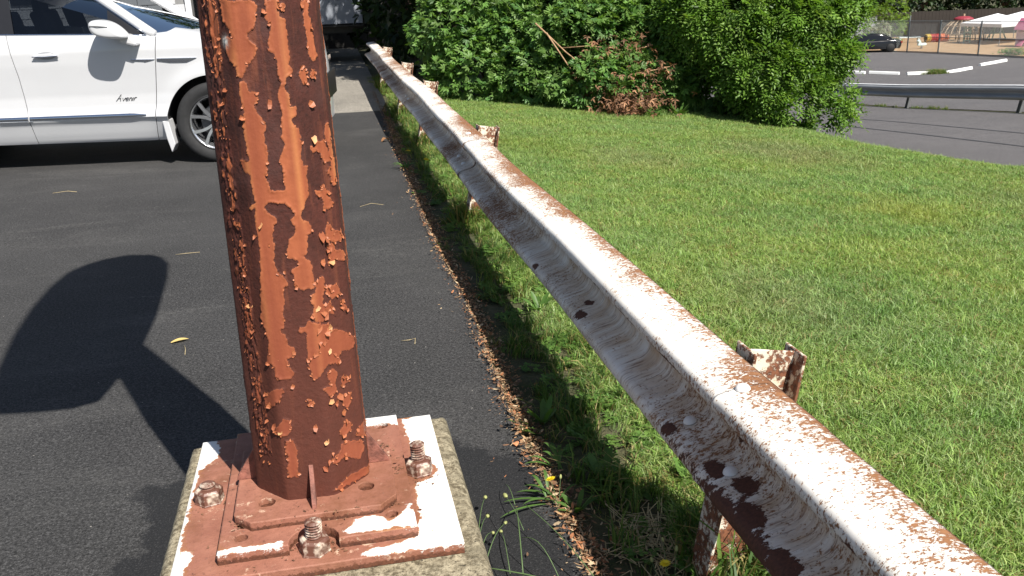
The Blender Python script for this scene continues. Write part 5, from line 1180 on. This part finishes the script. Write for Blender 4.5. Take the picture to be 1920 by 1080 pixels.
        MB().prism([(-.76, 1.19), (-.62, 1.15), (-.60, 1.185), (-.67, 1.26), (-.78, 1.28)], -.13, .05, lambda u, w_, h: Vector((u, Yf(side_y(-.98, 1.2)+h), w_))).build('mirror_arm', M_WHITE, mo, bevel=.02)
        MB().tube([(-.955, Yf(yb-.285), 1.352), (-.88, Yf(yb-.298), 1.350), (-.79, Yf(yb-.288), 1.340)], .0035, 5).build('mirror_seam', M_DARKTRIM, mo)
    mirror()
    # mud flap
    MB().prism([(-.52, .43), (-.462, .44), (-.425, .20), (-.47, .12), (-.50, .26)], -.03, .14, lambda u, w_, h: Vector((u, Yf(.04+h), w_))).build('mud_flap', M_WHITE, suv, bevel=.008)
    # arch liners
    for ax in (0, AX_R):
        MB().lathe([(ARCH-.004, .03), (ARCH+.012, .06), (ARCH+.012, .42), (.02, .43)], (ax, 0, RW), 32, 'y', -.35, math.pi+.35).build('arch_liner', M_BLACK, suv).matrix_local = (Matrix.Identity(4) if fl_ > 0 else Matrix(((1, 0, 0, 0), (0, -1, 0, 2*HALF), (0, 0, 1, 0), (0, 0, 0, 1))))
# badge lettering on the door, drawn as strokes
bd = MB(); AL = {'A': [[(0, 0), (.55, 1), (.62, 0)], [(.2, .38), (.62, .38)]], 'v': [[(0, .6), (.18, 0), (.45, .6)]], 'e': [[(.02, .32), (.42, .32), (.36, .58), (.12, .58), (.0, .25), (.12, 0), (.4, .05)]], 'n': [[(0, 0), (.06, .6)], [(.05, .42), (.25, .6), (.38, .5), (.36, 0)]], 'i': [[(0, 0), (.06, .6)]], 'r': [[(0, 0), (.06, .6)], [(.05, .4), (.2, .6), (.36, .56)]]}
cxx = -.93
for ch, adv in (('A', .85), ('v', .52), ('e', .55), ('n', .52), ('i', .22), ('r', .4)):
    for stk in AL[ch]:
        pts = []
        for u, v in stk:
            x = cxx+(u+.35*v)*.062; z = .640+v*.050*(1.25 if ch == 'A' else 1); pts.append((x, side_y(x, z)-.003, z))
        bd.tube(pts, .0032, 5)
    cxx += adv*.062
bd.build('badge', plain('dark_chrome', (.05, .052, .06), .3, .1, metal=.6), suv)
# inner shell, floor, hood, windscreen, roof, ends
MB().box((-1.85, HALF, .72), (2.30, 1.72, .90)).box((-3.9, HALF, .8), (.6, 1.6, .8)).box((.45, HALF, .55), (.7, 1.2, .55)).box((-1.6, HALF, .30), (4.6, 1.5, .12)).build('inner_shell', M_CABIN, suv)
rows = []
for i in range(26):
    x = -.70+1.60*i/25; row = []
    for j in range(21):
        v = j/20*2-1; yb = side_y(x, belt(x))+.03; y = HALF+v*(HALF-yb); z = belt(x)+.085*(1-abs(v)**3)*(1-.5*max(0, (x-.3)/.6))-.004+.012*math.exp(-((abs(v)-.62)/.08)**2)
        row.append((x, y, z))
    rows.append(row)
sheet('hood', rows, M_WHITE)
rows = []
for i in range(14):
    t = i/13; x0 = -.12-1.42*t*1.0; z = 1.27+.46*t-.06*t*t; row = []
    for j in range(17):
        v = j/16*2-1; xx = x0-.42*v*v*(1-.35*t); hw = HALF-tumble(z, -1.2)-.06; row.append((xx, HALF+v*hw, z-.01*v*v))
    rows.append(row)
sheet('windscreen', rows, M_GLASS2)
rows = []
for i in range(10):
    t = i/9; row = []
    for j in range(17):
        v = j/16*2-1; xx = .02-.30*t-.40*v*v; hw = HALF-.11; row.append((xx, HALF+v*hw, 1.205+.075*t-.01*v*v))
    rows.append(row)
sheet('cowl', rows, M_DARKTRIM)
rows = []
for i in range(24):
    x = -1.40-2.8*i/23; row = []
    for j in range(17):
        v = j/16*2-1; hw = HALF-tumble(roofz(x)-.05, x)-.03; row.append((x-.0, HALF+v*hw, roofz(x)-.05*abs(v)**2.2))
    rows.append(row)
sheet('roof', rows, M_WHITE)
for nm, xf in (('front_bumper', 1), ('rear_end', -1)):
    rows = []
    for i in range(14):
        t = i/13; z = .28+(.85 if xf > 0 else 1.05)*t; row = []
        for j in range(17):
            v = j/16*2-1; hw = HALF-(.36 if xf > 0 else .2)+.005
            row.append(((.95+.07*(1-v*v)-.05*t*t) if xf > 0 else (-4.22-.05*(1-v*v)+.12*t*t), HALF+v*hw, z))
        rows.append(row)
    sheet(nm, rows, M_WHITE)
MB().box((1.0, HALF, .62), (.04, 1.1, .26)).build('grille', M_DARKTRIM, suv)
for s_ in (-1, 1): MB().box((.88, HALF+s_*.70, .86), (.14, .28, .10)).build('headlight', M_GLASS2, suv, bevel=.02)
# cabin: seats and wheel
for sy in (.52, 1.48):
    MB().box((-1.75, sy, .95), (.5, .5, .2)).box((-1.98, sy, 1.2), (.14, .48, .6), Matrix.Rotation(-.25, 3, 'Y')).box((-2.07, sy, 1.53), (.10, .26, .17)).build('seat', M_CABIN, suv, bevel=.04)
    MB().box((-2.85, sy, 1.2), (.14, .5, .6), Matrix.Rotation(-.25, 3, 'Y')).box((-2.93, sy, 1.5), (.10, .26, .15)).build('seat', M_CABIN, suv, bevel=.04)
MB().box((-.85, HALF, 1.12), (.55, 1.6, .2)).build('dashboard', M_CABIN, suv, bevel=.06)
MB().lathe([(.18, -.012), (.192, 0), (.18, .012), (.168, 0), (.18, -.012)], (-1.2, 1.5, 1.2), 24, 'x').build('steering_wheel', M_CABIN, suv)
# wheels
def tyre_data():
    m = MB(); w2 = .125
    prof = [(.262, -w2*.75), (.30, -w2*.98), (.345, -w2), (.375, -w2*.93), (.388, -w2*.8), (.3935, -w2*.6), (.3935, w2*.6), (.388, w2*.8), (.375, w2*.93), (.30, w2), (.262, w2*.75)]
    return m.lathe(prof, n=56, axis='y').data('tyre', True)
def rim_data():
    m = MB()
    m.lathe([(.268, -.112), (.272, -.100), (.262, -.092), (.250, -.086), (.243, -.04), (.235, .06), (.262, .11)], n=56, axis='y')
    m.lathe([(.0, -.083), (.033, -.083), (.038, -.075), (.062, -.066), (.066, -.03)], n=24, axis='y')
    for k in range(5):
        a = 2*math.pi*k/5+.26
        for s_ in (-1, 1):
            def P(r, off, y): return Vector((r*math.cos(a)-off*math.sin(a), y, r*math.sin(a)+off*math.cos(a)))
            segs = [(.045, .010*s_, -.070, .016), (.11, .020*s_, -.076, .017), (.16, .036*s_, -.082, .018), (.21, .062*s_, -.087, .020), (.258, .088*s_, -.092, .023)]
            b = len(m.v)
            for r, o_, y, w_ in segs:
                for dw, dy in ((-w_, .02), (-w_*.8, 0), (w_*.8, 0), (w_, .02)): m.v.append(tuple(P(r, o_+dw, y+dy)))
            for i in range(4):
                for j in range(3): m.f.append((b+i*4+j, b+i*4+j+1, b+i*4+j+5, b+i*4+j+4))
    return m.data('rim', False)
TY, RI = tyre_data(), rim_data(); TY.materials.append(plain('tyre_rubber', (.022, .022, .023), .8, .2, 30)); RI.materials.append(M_RIM)
DISC = MB().lathe([(.0, -.02), (.17, -.02), (.17, .0), (0, .0)], n=32, axis='y').data('brake_disc'); DISC.materials.append(plain('brake_steel', (.12, .12, .125), .45, .2, 20, metal=.7))
for ax in (0, AX_R):
    for sd in (0, 1):
        wh = empty('wheel', (ax, .135 if sd == 0 else 2*HALF-.135, RW), math.pi if sd else 0); wh.parent = suv; wh.rotation_euler[1] = .2
        obj('tyre', TY, None, wh); obj('rim', RI, None, wh); obj('brake_disc', DISC, None, wh)
# ------------------------------------------------------------------ buildings behind the car
bl = empty('block_building', (-2.75, 22.0, 0), label='pale painted block building behind the white car', cat='building')
M_BLOCK = plain('painted_block', (0.52, 0.53, 0.55), 0.85, 0.08, 2, bump=0.3); M_MORTAR = plain('mortar', (0.22, 0.22, 0.22), 0.9, 0.1)
MB().box((-4.6, 2.0, 2.0), (9.2, 3.9, 4.0)).build('wall', M_MORTAR, bl)
MB().box((-4.6, 2.0, 4.1), (9.8, 4.6, .2)).build('roof', plain('dark_roof', (.06, .06, .065), .9), bl)
bk = MB().box((0, 0, 0), (.388, .03, .188)).data('block', bevel=.006, seg=1)
for r in range(14):
    for c_ in range(11):
        x = -.30-.4*c_-(.2 if r % 2 else 0)
        obj('block', bk, M_BLOCK, bl, loc=(x, .045, .1+.2*r))
MB().box((-.03, .02, 1.6), (.12, .10, 3.2)).build('corner_trim', plain('white_trim', (.75, .76, .78), .6), bl)
MB().box((-3.2, .02, 2.0), (.9, .06, 1.0)).build('window', M_DARKTRIM, bl)

tl = empty('box_trailer', (-2.2, 21.4, 0), label='pale grey box trailer standing in tree shade beyond the rail', cat='trailer')
MB().box((1.6, 1.2, 2.05), (3.2, 2.3, 2.50)).build('box', plain('trailer_skin', (0.27, 0.29, 0.33), 0.5, 0.15, 1.5), tl, bevel=.03)
for x in np.arange(.2, 3.1, .4): MB().box((x, .043, 2.05), (.035, .014, 2.4)).build('rib', plain('trailer_rib', (.27, .29, .33), .5), tl)
MB().box((1.6, .09, .83), (3.2, .08, .06)).build('lower_rail', M_DARKTRIM, tl)
MB().box((1.6, 1.2, .70), (4.6, .9, .14)).build('chassis', M_DARKTRIM, tl)
TY2 = MB().lathe([(.18, -.1), (.30, -.11), (.33, -.08), (.335, .08), (.30, .11), (.18, .1)], n=28, axis='y').data('tyre', True)
HUB = MB().lathe([(0, -.07), (.06, -.08), (.15, -.05), (.185, -.095)], n=24, axis='y').data('hub')
for x in (1.0, 1.75):
    for y in (.22, 2.18):
        w_ = empty('wheel', (x, y, .335), 0 if y < 1 else math.pi); w_.parent = tl; obj('tyre', TY2, M_BLACK, w_); obj('hub', HUB, M_GALV, w_)
MB().box((.15, .35, .35), (.07, .07, .7)).box((.15, .35, .015), (.18, .18, .03)).build('landing_leg', M_DARKTRIM, tl)
# dark wall of the shed that closes the lot
sh = empty('dark_shed', (-2, 27, 0), label='dark shed far behind the trailer', cat='building')
MB().box((3.5, 1, 1.6), (12, 2, 3.2)).build('wall', plain('dark_boards', (.03, .028, .026), .9, .3, 3), sh); MB().box((3.5, 1, 3.3), (12.6, 2.8, .2)).build('roof', M_DARKTRIM, sh)

# ------------------------------------------------------------------ far guard rail along the road
fr = empty('guard_rail', (15.7, 20, zlow(20)), label='grey metal guard rail between the road and the lower lot', cat='guard rail')
_t = NT('weathered_galvanised'); _c = _t.coord()
M_FARRAIL = _t.done(_t.mix(_t.ramp(_t.noise(_t.scale(_c, (1, .3, 2)), 3, 5), .3, .7), (.30, .305, .31), (.42, .425, .43)), .5, metal=.2)
V = []; yy = np.linspace(10, 38, 57); H_ = [(.0, .10), (.03, .10), (.03, .03), (.0, -.02), (-.05, -.085), (-.085, -.10), (-.12, -.085), (-.15, -.03), (-.16, 0), (-.17, -.03), (-.20, -.085), (-.235, -.10), (-.27, -.085), (-.315, -.02)]
H_ = [(.008, .055), (.012, .02), (0, -.02), (-.03, -.06), (-.06, -.082), (-.09, -.075), (-.12, -.03), (-.15, .0), (-.17, .0), (-.20, -.03), (-.23, -.075), (-.26, -.082), (-.29, -.06), (-.318, -.02)]
for y in yy:
    for h, d in H_: V.append((d, y-20, zlow(y)-zlow(20)+.60+h))
obj('rail_panel', mesh_data('rail_panel', V, gridfaces(57, len(H_)), True), M_FARRAIL, fr)
V2 = [(x+.004, y, z) for x, y, z in V]; obj('rail_panel', mesh_data('rail_panel', V2, gridfaces(57, len(H_))[:, ::-1].copy(), True), M_FARRAIL, fr)
cp = []
for y in yy: cp += [(-.022, y-20, zlow(y)-zlow(20)+.606), (-.022, y-20, zlow(y)-zlow(20)+.616), (.075, y-20, zlow(y)-zlow(20)+.628), (.075, y-20, zlow(y)-zlow(20)+.615)]
obj('sunlit_edge_strip', mesh_data('sunlit_edge_strip', cp, gridfaces(57, 4)), plain('painted_sun_edge', (.72, .72, .73), .5), fr)  # pale strip added, sun on the upper edge put into its colour
pz = MB().box((0, -.05, .3), (.06, .008, 1.2)).box((0, .05, .3), (.06, .008, 1.2)).box((0, 0, .3), (.008, .1, 1.2)).data('post')
for k, y in enumerate((13.9, 18.4, 22.6, 27.4, 32.0)): obj('post', pz, M_GALV, fr, loc=(.045, y-20, zlow(y)-zlow(20)-.25), rot=(0.16, 0.05, 0))
# verge weeds under it
q = np.random.default_rng(12); n = 500; y = 10+28*q.random(n); x = 15.7+q.normal(0, .07, n); k_ = fbm(y*.6, y*0, seed=9) > .42; x, y = x[k_], y[k_]
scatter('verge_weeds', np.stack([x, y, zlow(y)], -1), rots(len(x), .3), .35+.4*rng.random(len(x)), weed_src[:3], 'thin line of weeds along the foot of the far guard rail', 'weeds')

# wheel stops
M_STOP = plain('white_painted_concrete', (.80, .80, .78), .7, .06, 3)
st_prof = [(-.085, 0), (.085, 0), (.06, .12), (.03, .145), (-.03, .145), (-.06, .12)]
def stop(p0, p1, label):
    p0, p1 = np.array(p0), np.array(p1); d = (p1-p0); L = np.linalg.norm(d); a = math.atan2(d[1], d[0]); z = zlow(p0[1])
    o = MB().prism(st_prof, -L/2, L/2, lambda u, w_, h: Vector((h, u, w_)))
    # two drain notches as pale feet between darker gaps
    o.build('wheel_stop', M_STOP, None, bevel=.015, loc=((p0[0]+p1[0])/2, (p0[1]+p1[1])/2, zlow((p0[1]+p1[1])/2)+.006), rot=(0, 0, a), label=label, cat='wheel stop', group='white wheel stops in the lower lot')
S_ = [((24.1, 45.2), (26.0, 44.2), 'white wheel stop partly hidden by the feathery shrub'), ((26.4, 43.6), (27.1, 42.5), 'short-looking white wheel stop just clear of the feathery shrub'), ((27.2, 42.3), (28.1, 41.1), 'white wheel stop second from the feathery shrub'), ((27.9, 40.2), (29.35, 39.9), 'white wheel stop with weeds growing round its end'), ((29.7, 39.9), (32.3, 41.3), 'white wheel stop next beyond the one with weeds'), ((34.2, 43.1), (37.0, 44.6), 'white wheel stop farthest along the row from the shrub')]
for a_, b_, l_ in S_: stop(a_, b_, l_)
n = 90; x = 29.2+rng.normal(0, .25, n); y = 39.9+rng.normal(0, .2, n)
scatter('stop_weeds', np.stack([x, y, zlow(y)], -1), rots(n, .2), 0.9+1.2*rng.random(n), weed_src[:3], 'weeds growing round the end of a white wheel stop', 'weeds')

# ------------------------------------------------------------------ black sedan
sd = empty('black_sedan', (36.4, 57.0, zlow(57.0)+.005), math.radians(163), label='black sedan parked by the chain-link fence, seen from the rear side', cat='car')
M_BLK = plain('black_car_paint', (.008, .008, .010), .18, .1, 2, spec=.6)
bodyp = [(-2.30, .28), (-2.42, .50), (-2.38, .80), (-2.2, .96), (-1.7, .99), (-1.0, .95), (.9, .92), (1.7, .84), (2.2, .70), (2.38, .50), (2.3, .28), (0, .24)]
def loft(sec, n=9, W=.9, tuck=.12):
    V = []; 
    for j in range(n):
        v = j/(n-1)*2-1; s = 1-.10*abs(v)**4
        for x, z in sec: V.append((x*s, v*W*(1-tuck*max(0, z-.6)), z if z < .4 else z-.05*abs(v)**4))
    m = len(sec); return V, [tuple(f) for f in gridfaces(n, m)]+[tuple(range(m)), tuple((n-1)*m+i for i in range(m))]
V, F = loft(bodyp); MB().add(V, [tuple(f) for f in F]).build('body', M_BLK, sd, smooth=True)
V, F = loft([(-1.85, .93), (-1.15, 1.36), (-.5, 1.45), (.3, 1.43), (1.25, .93)], W=.80, tuck=.25); MB().add(V, [tuple(f) for f in F]).build('cabin', plain('sedan_glass', (.01, .011, .013), .08, .1), sd, smooth=True)
for o_ in sd.children:
    m_ = o_.modifiers.new('round', 'SUBSURF'); m_.levels = 1; m_.render_levels = 2
sd.scale = (.86,)*3
tw = MB().lathe([(0, -.1), (.2, -.11), (.31, -.1), (.33, -.07), (.33, .07), (.31, .1), (0, .1)], n=24, axis='y').data('wheel', True)
for x in (-1.45, 1.4):
    for y in (-.82, .82): obj('wheel', tw, M_BLACK, sd, loc=(x, y, .33))
for y in (-.62, .62): MB().box((-2.28, y, .76), (.12, .36, .13)).build('tail_light', plain('red_lens', (.45, .01, .015), .25), sd, bevel=.02)
MB().box((-2.40, 0, .70), (.02, .5, .12)).build('number_plate', plain('pale_plate', (.75, .75, .75), .5), sd)

# ------------------------------------------------------------------ chain-link fence
FP = [(29.5, 60.3), (33.0, 59.0), (36.0, 57.95), (38.2, 55.3), (38.85, 53.0), (39.2, 49.7), (39.7, 46.4), (40.2, 43.5)]
fe = empty('chain_link_fence', (38.2, 55.3, zlow(55.3)), label='tall chain-link fence round the playground', cat='fence')
M_WIRE = plain('fence_wire', (.30, .32, .32), .6, .1, metal=.2); M_FPOST = plain('fence_post', (.20, .22, .22), .5, .15, metal=.3)
FO = np.array([38.2, 55.3, zlow(55.3)]); FHT = 2.0
wv, wf = [], []
for (xa, ya), (xb, yb) in zip(FP[:-1], FP[1:]):
    L = math.hypot(xb-xa, yb-ya); nn = max(1, round(L/2.4))
    for k in range(nn):
        x, y = xa+(xb-xa)*k/nn, ya+(yb-ya)*k/nn; z = zlow(y); corner = k == 0
        MB().tube([(0, 0, 0), (0, 0, FHT+(.35 if (xa, ya) == (38.2, 55.3) and corner else .05))], .045 if corner else .03, 8).build('post', M_FPOST, fe, loc=(x-FO[0], y-FO[1], z-FO[2]))
    for h in (FHT, FHT*.5, .06): MB().tube([(xa-FO[0], ya-FO[1], zlow(ya)+h-FO[2]), (xb-FO[0], yb-FO[1], zlow(yb)+h-FO[2])], .022, 6).build('fence_bar', M_FPOST, fe)
    d = np.array([(xb-xa)/L, (yb-ya)/L]); sp = .11
    for s_ in (-1, 1):
        for k in range(int((L+FHT)/sp)+1):
            a0 = k*sp-(FHT if s_ > 0 else 0); a1 = a0+FHT*s_ if s_ > 0 else a0-FHT
            t0, t1 = a0, (a0+FHT if s_ > 0 else a0-FHT); h0, h1 = 0.0, FHT
            lo, hi = 0.0, L
            def clip(t0, t1, h0, h1):
                if t0 == t1: return None
                r = []
                for t, h, t2, h2 in ((t0, h0, t1, h1), (t1, h1, t0, h0)):
                    if t < lo: h = h+(lo-t)/(t2-t)*(h2-h); t = lo
                    if t > hi: h = h+(hi-t)/(t2-t)*(h2-h); t = hi
                    r.append((t, h))
                return r
            if max(t0, t1) < lo or min(t0, t1) > hi: continue
            (ta, ha), (tb, hb_) = clip(t0, t1, h0, h1)
            p0 = np.array([xa+d[0]*ta, ya+d[1]*ta, zlow(ya+d[1]*ta)+ha])-FO; p1 = np.array([xa+d[0]*tb, ya+d[1]*tb, zlow(ya+d[1]*tb)+hb_])-FO
            r = .0055; o1 = np.array([d[0]*r, d[1]*r, r]); o2 = np.array([-d[1]*r, d[0]*r, 0]); b = len(wv)
            wv += [p0+o1, p0-o1+o2, p0-o1-o2, p1+o1, p1-o1+o2, p1-o1-o2]; wf += [(b, b+1, b+4, b+3), (b+1, b+2, b+5, b+4), (b+2, b, b+3, b+5)]
obj('wire_mesh', mesh_data('wire_mesh', np.array(wv), np.array(wf)), M_WIRE, fe, kind='stuff')

# ------------------------------------------------------------------ playground
def gz_(y): return zlow(y)+.012
def T(name, loc, label, cat, rz=0.0, group=None): return empty(name, (loc[0], loc[1], gz_(loc[1])), rz, label=label, cat=cat, group=group)
M_TENT = plain('white_canopy', (.85, .85, .86), .7, .03, 2)
for k, (x, y, w_, lab) in enumerate(((47.4, 58.6, 3.3, 'white peaked canopy tent nearer the climbing dome'), (50.4, 59.8, 3.2, 'white peaked canopy tent beside the pink playhouse'))):
    t_ = T('canopy_tent', (x, y), lab, 'tent', .25, 'white canopy tents'); h = 1.42; w2 = w_/2
    V = [(-w2, -w2, h), (w2, -w2, h), (w2, w2, h), (-w2, w2, h), (0, 0, h+.62), (-w2, -w2, h-.22), (w2, -w2, h-.22), (w2, w2, h-.22), (-w2, w2, h-.22)]
    MB().add(V, [(0, 1, 4), (1, 2, 4), (2, 3, 4), (3, 0, 4), (0, 1, 6, 5), (1, 2, 7, 6), (2, 3, 8, 7), (3, 0, 5, 8)]).build('canopy', M_TENT, t_)
    for sx in (-1, 1):
        for sy in (-1, 1): MB().tube([(sx*w2*.97, sy*w2*.97, 0), (sx*w2*.97, sy*w2*.97, h)], .03, 6).build('leg', M_GALV, t_)
# dome climber
dc = T('climbing_dome', (47.3, 62.0), 'round bar climbing dome with a red top on the sand', 'climber')
M_BAR = plain('tan_bars', (.40, .30, .20), .6); R0 = 1.55
for k in range(8):
    a = math.pi*k/8; MB().tube([(R0*math.cos(a)*math.cos(b), R0*math.sin(a)*math.cos(b), R0*1.05*math.sin(b)) for b in np.linspace(0, math.pi, 17)], .045, 6).build('hoop', M_BAR, dc)
for b in (.35, .75, 1.1): MB().tube([(R0*math.cos(b)*math.cos(a), R0*math.cos(b)*math.sin(a), R0*1.05*math.sin(b)) for a in np.linspace(0, 6.283, 25)], .035, 6).build('ring', M_BAR, dc)
MB().lathe([(.0, 1.80), (.4, 1.76), (.66, 1.64), (.7, 1.56), (.6, 1.55)], n=20).build('red_top', plain('red_plastic', (.26, .03, .045), .6), dc)
MB().tube([(0, 0, 1.5), (0, 0, 1.95)], .08, 8).build('mast', M_BAR, dc)
ld = T('play_ladder', (46.2, 59.9), 'green ladder leaning at the climbing dome', 'ladder'); M_PGREEN = plain('pale_green_plastic', (.28, .42, .30), .5)
for s_ in (-.25, .25): MB().tube([(s_-.25, -.3, 0), (s_+.15, .3, 1.45)], .05, 8).build('rail', M_PGREEN, ld)
for k in range(5): MB().tube([(-.5+.08*k, -.24+.12*k, .2+.27*k), (0+.08*k, -.24+.12*k, .2+.27*k)], .045, 8).build('rung', M_PGREEN, ld)
sl = T('crossbar_climber', (49.5, 61.0), 'pale green play frame with crossed bars beyond the dome', 'climber')
for s_ in (-1, 1):
    MB().tube([(s_*.6, -.3, 0), (s_*.15, 0, 1.2), (s_*.6, .3, 0)], .05, 8).build('leg', M_PGREEN, sl)
MB().tube([(-.5, -.1, .5), (.5, .1, .5)], .045, 8).build('bar', M_PGREEN, sl)
# tunnel toys
M_OR = plain('orange_plastic', (.50, .12, .04), .6); M_RED = plain('red_tunnel_plastic', (.34, .035, .03), .6); M_YL = plain('yellow_plastic', (.50, .34, .05), .6)
tn = T('play_tunnel', (45.2, 62.2), 'red and orange plastic play tunnel with yellow end on the sand', 'tunnel', -.15)
for k, (x, m_) in enumerate(((-.95, M_YL), (-.4, M_RED), (.2, M_RED), (.85, M_OR), (1.35, M_OR))):
    MB().lathe([(.40, -.30), (.52, -.26), (.52, -.10), (.46, -.06), (.46, .06), (.52, .10), (.52, .26), (.40, .30)], (x, 0, .52), 20, 'x').build('segment', m_, tn, smooth=True)
# spring rider
rd = T('spring_rider', (40.6, 57.2), 'small white spring rider shaped like an animal on the sand', 'rider'); M_TEAL = plain('pale_teal_plastic', (.62, .78, .76), .5)
MB().tube([(.12*math.cos(a), .12*math.sin(a), a*.014) for a in np.linspace(0, 25, 80)], .02, 6).build('spring', M_GALV, rd)
MB().prism([(-.55, .38), (-.4, .33), (.4, .33), (.6, .45), (.45, .62), (.0, .60), (-.18, .68), (-.22, .92), (-.42, 1.0), (-.62, .88), (-.60, .78), (-.45, .76), (-.48, .55)], -.13, .13, lambda u, w_, h: Vector((u, h, w_))).build('body', M_TEAL, rd, bevel=.05)
rd.scale = (.62,)*3; tn.scale = (.58,)*3
# benches, playhouse, bollard, bin
for x, y, col, lab in ((41.7, 63.0, (.70, .45, .42), 'low pink play bench behind the black sedan'), (43.4, 62.7, (.70, .80, .82), 'low pale blue play bench next to the play tunnel')):
    b_ = T('play_bench', (x, y), lab, 'bench', -.35, 'low play benches on the sand'); m_ = plain('bench_plastic', col, .5)
    MB().box((0, 0, .40), (1.6, .45, .10)).build('seat', m_, b_, bevel=.03)
    for s_ in (-.65, .65): MB().box((s_, 0, .18), (.12, .38, .36)).build('leg', m_, b_)
ph_ = T('playhouse', (46.6, 54.4), 'pink plastic playhouse behind the fence', 'playhouse', .2); M_PINK = plain('pink_plastic', (.50, .16, .25), .6); M_LPINK = plain('pale_pink_plastic', (.72, .55, .60), .5)
for sx in (-.5, .5):
    for sy in (-.45, .45): MB().box((sx, sy, .55), (.12, .12, 1.1)).build('corner_post', M_LPINK, ph_, bevel=.02)
MB().box((0, -.45, .30), (.9, .06, .5)).box((0, .45, .55), (.9, .06, 1.0)).box((-.5, 0, .5), (.06, .8, .9)).build('wall', M_LPINK, ph_)
MB().prism([(-.75, 1.1), (.75, 1.1), (.15, 1.85), (-.15, 1.85)], -.65, .65, lambda u, w_, h: Vector((u, h, w_))).build('roof', M_PINK, ph_, bevel=.04)
MB().prism([(-.62, .45), (-.9, .1), (-.85, .05), (-.45, .45)], -.2, .2, lambda u, w_, h: Vector((u, h, w_))).build('slide', M_PINK, ph_)
bo = T('bollard', (42.0, 47.7), 'yellow bollard just outside the fence by a low plant', 'bollard'); MB().lathe([(.09, 0), (.09, .95), (.07, 1.03), (0, 1.05)], n=16).build('post', plain('faded_yellow', (.62, .48, .20), .6, .1), bo, smooth=True)
gb = T('waste_bin', (47.9, 51.8), 'dark green bin at the edge of the playground', 'bin'); M_GBIN = plain('dark_green', (.02, .07, .055), .5)
MB().box((0, 0, .75), (1.3, 1.1, 1.5), None, 1.08).build('body', M_GBIN, gb, bevel=.05); MB().box((0, 0, 1.56), (1.5, 1.25, .1)).build('lid', M_GBIN, gb, bevel=.03)
# plant at the fence foot
q = np.random.default_rng(91); pb = empty('fence_plant', (40.6, 48.4, zlow(48.4)), label='low dark plant with pale flowers at the foot of the fence', cat='plant')
P = np.stack([q.normal(0, .35, 500), q.normal(0, .35, 500), .05+.32*q.random(500)], -1); V, F, C = sprays(P, unit(P+[0, 0, .2]), q, 3, np.full(500, .14), np.full(500, .05), G1+[(.5, .35, .35)])
obj('foliage', mesh_data('foliage', V, F, False, {'col': C}), M_LEAF, pb, kind='stuff')
# grey board fence and hedge fence behind the playground
def board_fence(x0, y0, x1, y1, h, col, label, n, gap=.012):
    r = empty('board_fence', (x0, y0, zlow(y0)), math.atan2(y1-y0, x1-x0), label=label, cat='fence'); L = math.hypot(x1-x0, y1-y0); w_ = L/n
    bd_ = MB().box((0, 0, h/2), (w_-gap, .025, h)).data('board'); m_ = plain('fence_board', col, .85, .25, 2); bd_.materials.append(m_)
    for k in range(n): o = obj('board', bd_, None, r, loc=((k+.5)*w_, .01*random.random(), .03*random.random()))
    for z in (.4, h-.3): MB().box((L/2, .05, z), (L, .05, .09)).build('fence_bar', m_, r)
board_fence(37.6, 66.3, 42.0, 64.9, 1.9, (.30, .31, .33), 'weathered grey board fence behind the black sedan', 22)
board_fence(42.3, 68.5, 66, 66.0, 2.0, (.02, .016, .013), 'dark brown board fence behind the playground', 80)
# background trees
CR2 = [(0, 0, 2.2, 3.2, 3.0, 2.0), (-2.2, -.6, 3.6, 2.8, 2.6, 2.0), (2.2, .4, 3.9, 2.8, 2.8, 2.2), (0, 0, 6.5, 4.2, 4.0, 2.8), (0, 0, 9.5, 3.5, 3.5, 2.5)]
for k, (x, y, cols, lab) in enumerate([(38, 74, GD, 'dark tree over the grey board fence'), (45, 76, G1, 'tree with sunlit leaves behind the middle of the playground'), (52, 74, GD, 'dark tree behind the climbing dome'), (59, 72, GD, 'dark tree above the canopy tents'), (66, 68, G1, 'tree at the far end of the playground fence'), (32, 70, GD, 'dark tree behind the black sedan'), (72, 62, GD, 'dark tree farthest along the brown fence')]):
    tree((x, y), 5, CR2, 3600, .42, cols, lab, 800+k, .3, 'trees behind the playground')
q = np.random.default_rng(92)
def small_bush(x, y, s, cols, n, label):
    r = empty('bush', (x, y, zlow(y)), label=label, cat='bush'); P, N = crown_points([(0, 0, s*.9, s, s, s), (s*.5, 0, s*1.5, s*.7, s*.7, s*.8)], n, q); V, F, C = sprays(P, N, q, 3, np.full(n, .22), np.full(n, .09), cols)
    crown_obj(r, (0, 0, 0), V, F, C, 'foliage'); MB().tube([(0, 0, 0), (0, 0, s)], .06, 6).build('stem', M_BARK, r); return r
small_bush(40.6, 61.8, 1.45, [(.12, .22, .02), (.16, .25, .03)], 1100, 'bright green bush between the sedan and the brown fence')
small_bush(38.3, 67.6, 1.2, [(.30, .07, .03), (.24, .10, .03)], 600, 'reddish leaved bush behind the grey board fence')
small_bush(39.3, 60.6, .75, [(.32, .33, .25), (.25, .3, .18)], 350, 'pale bush showing over the roof of the black sedan')
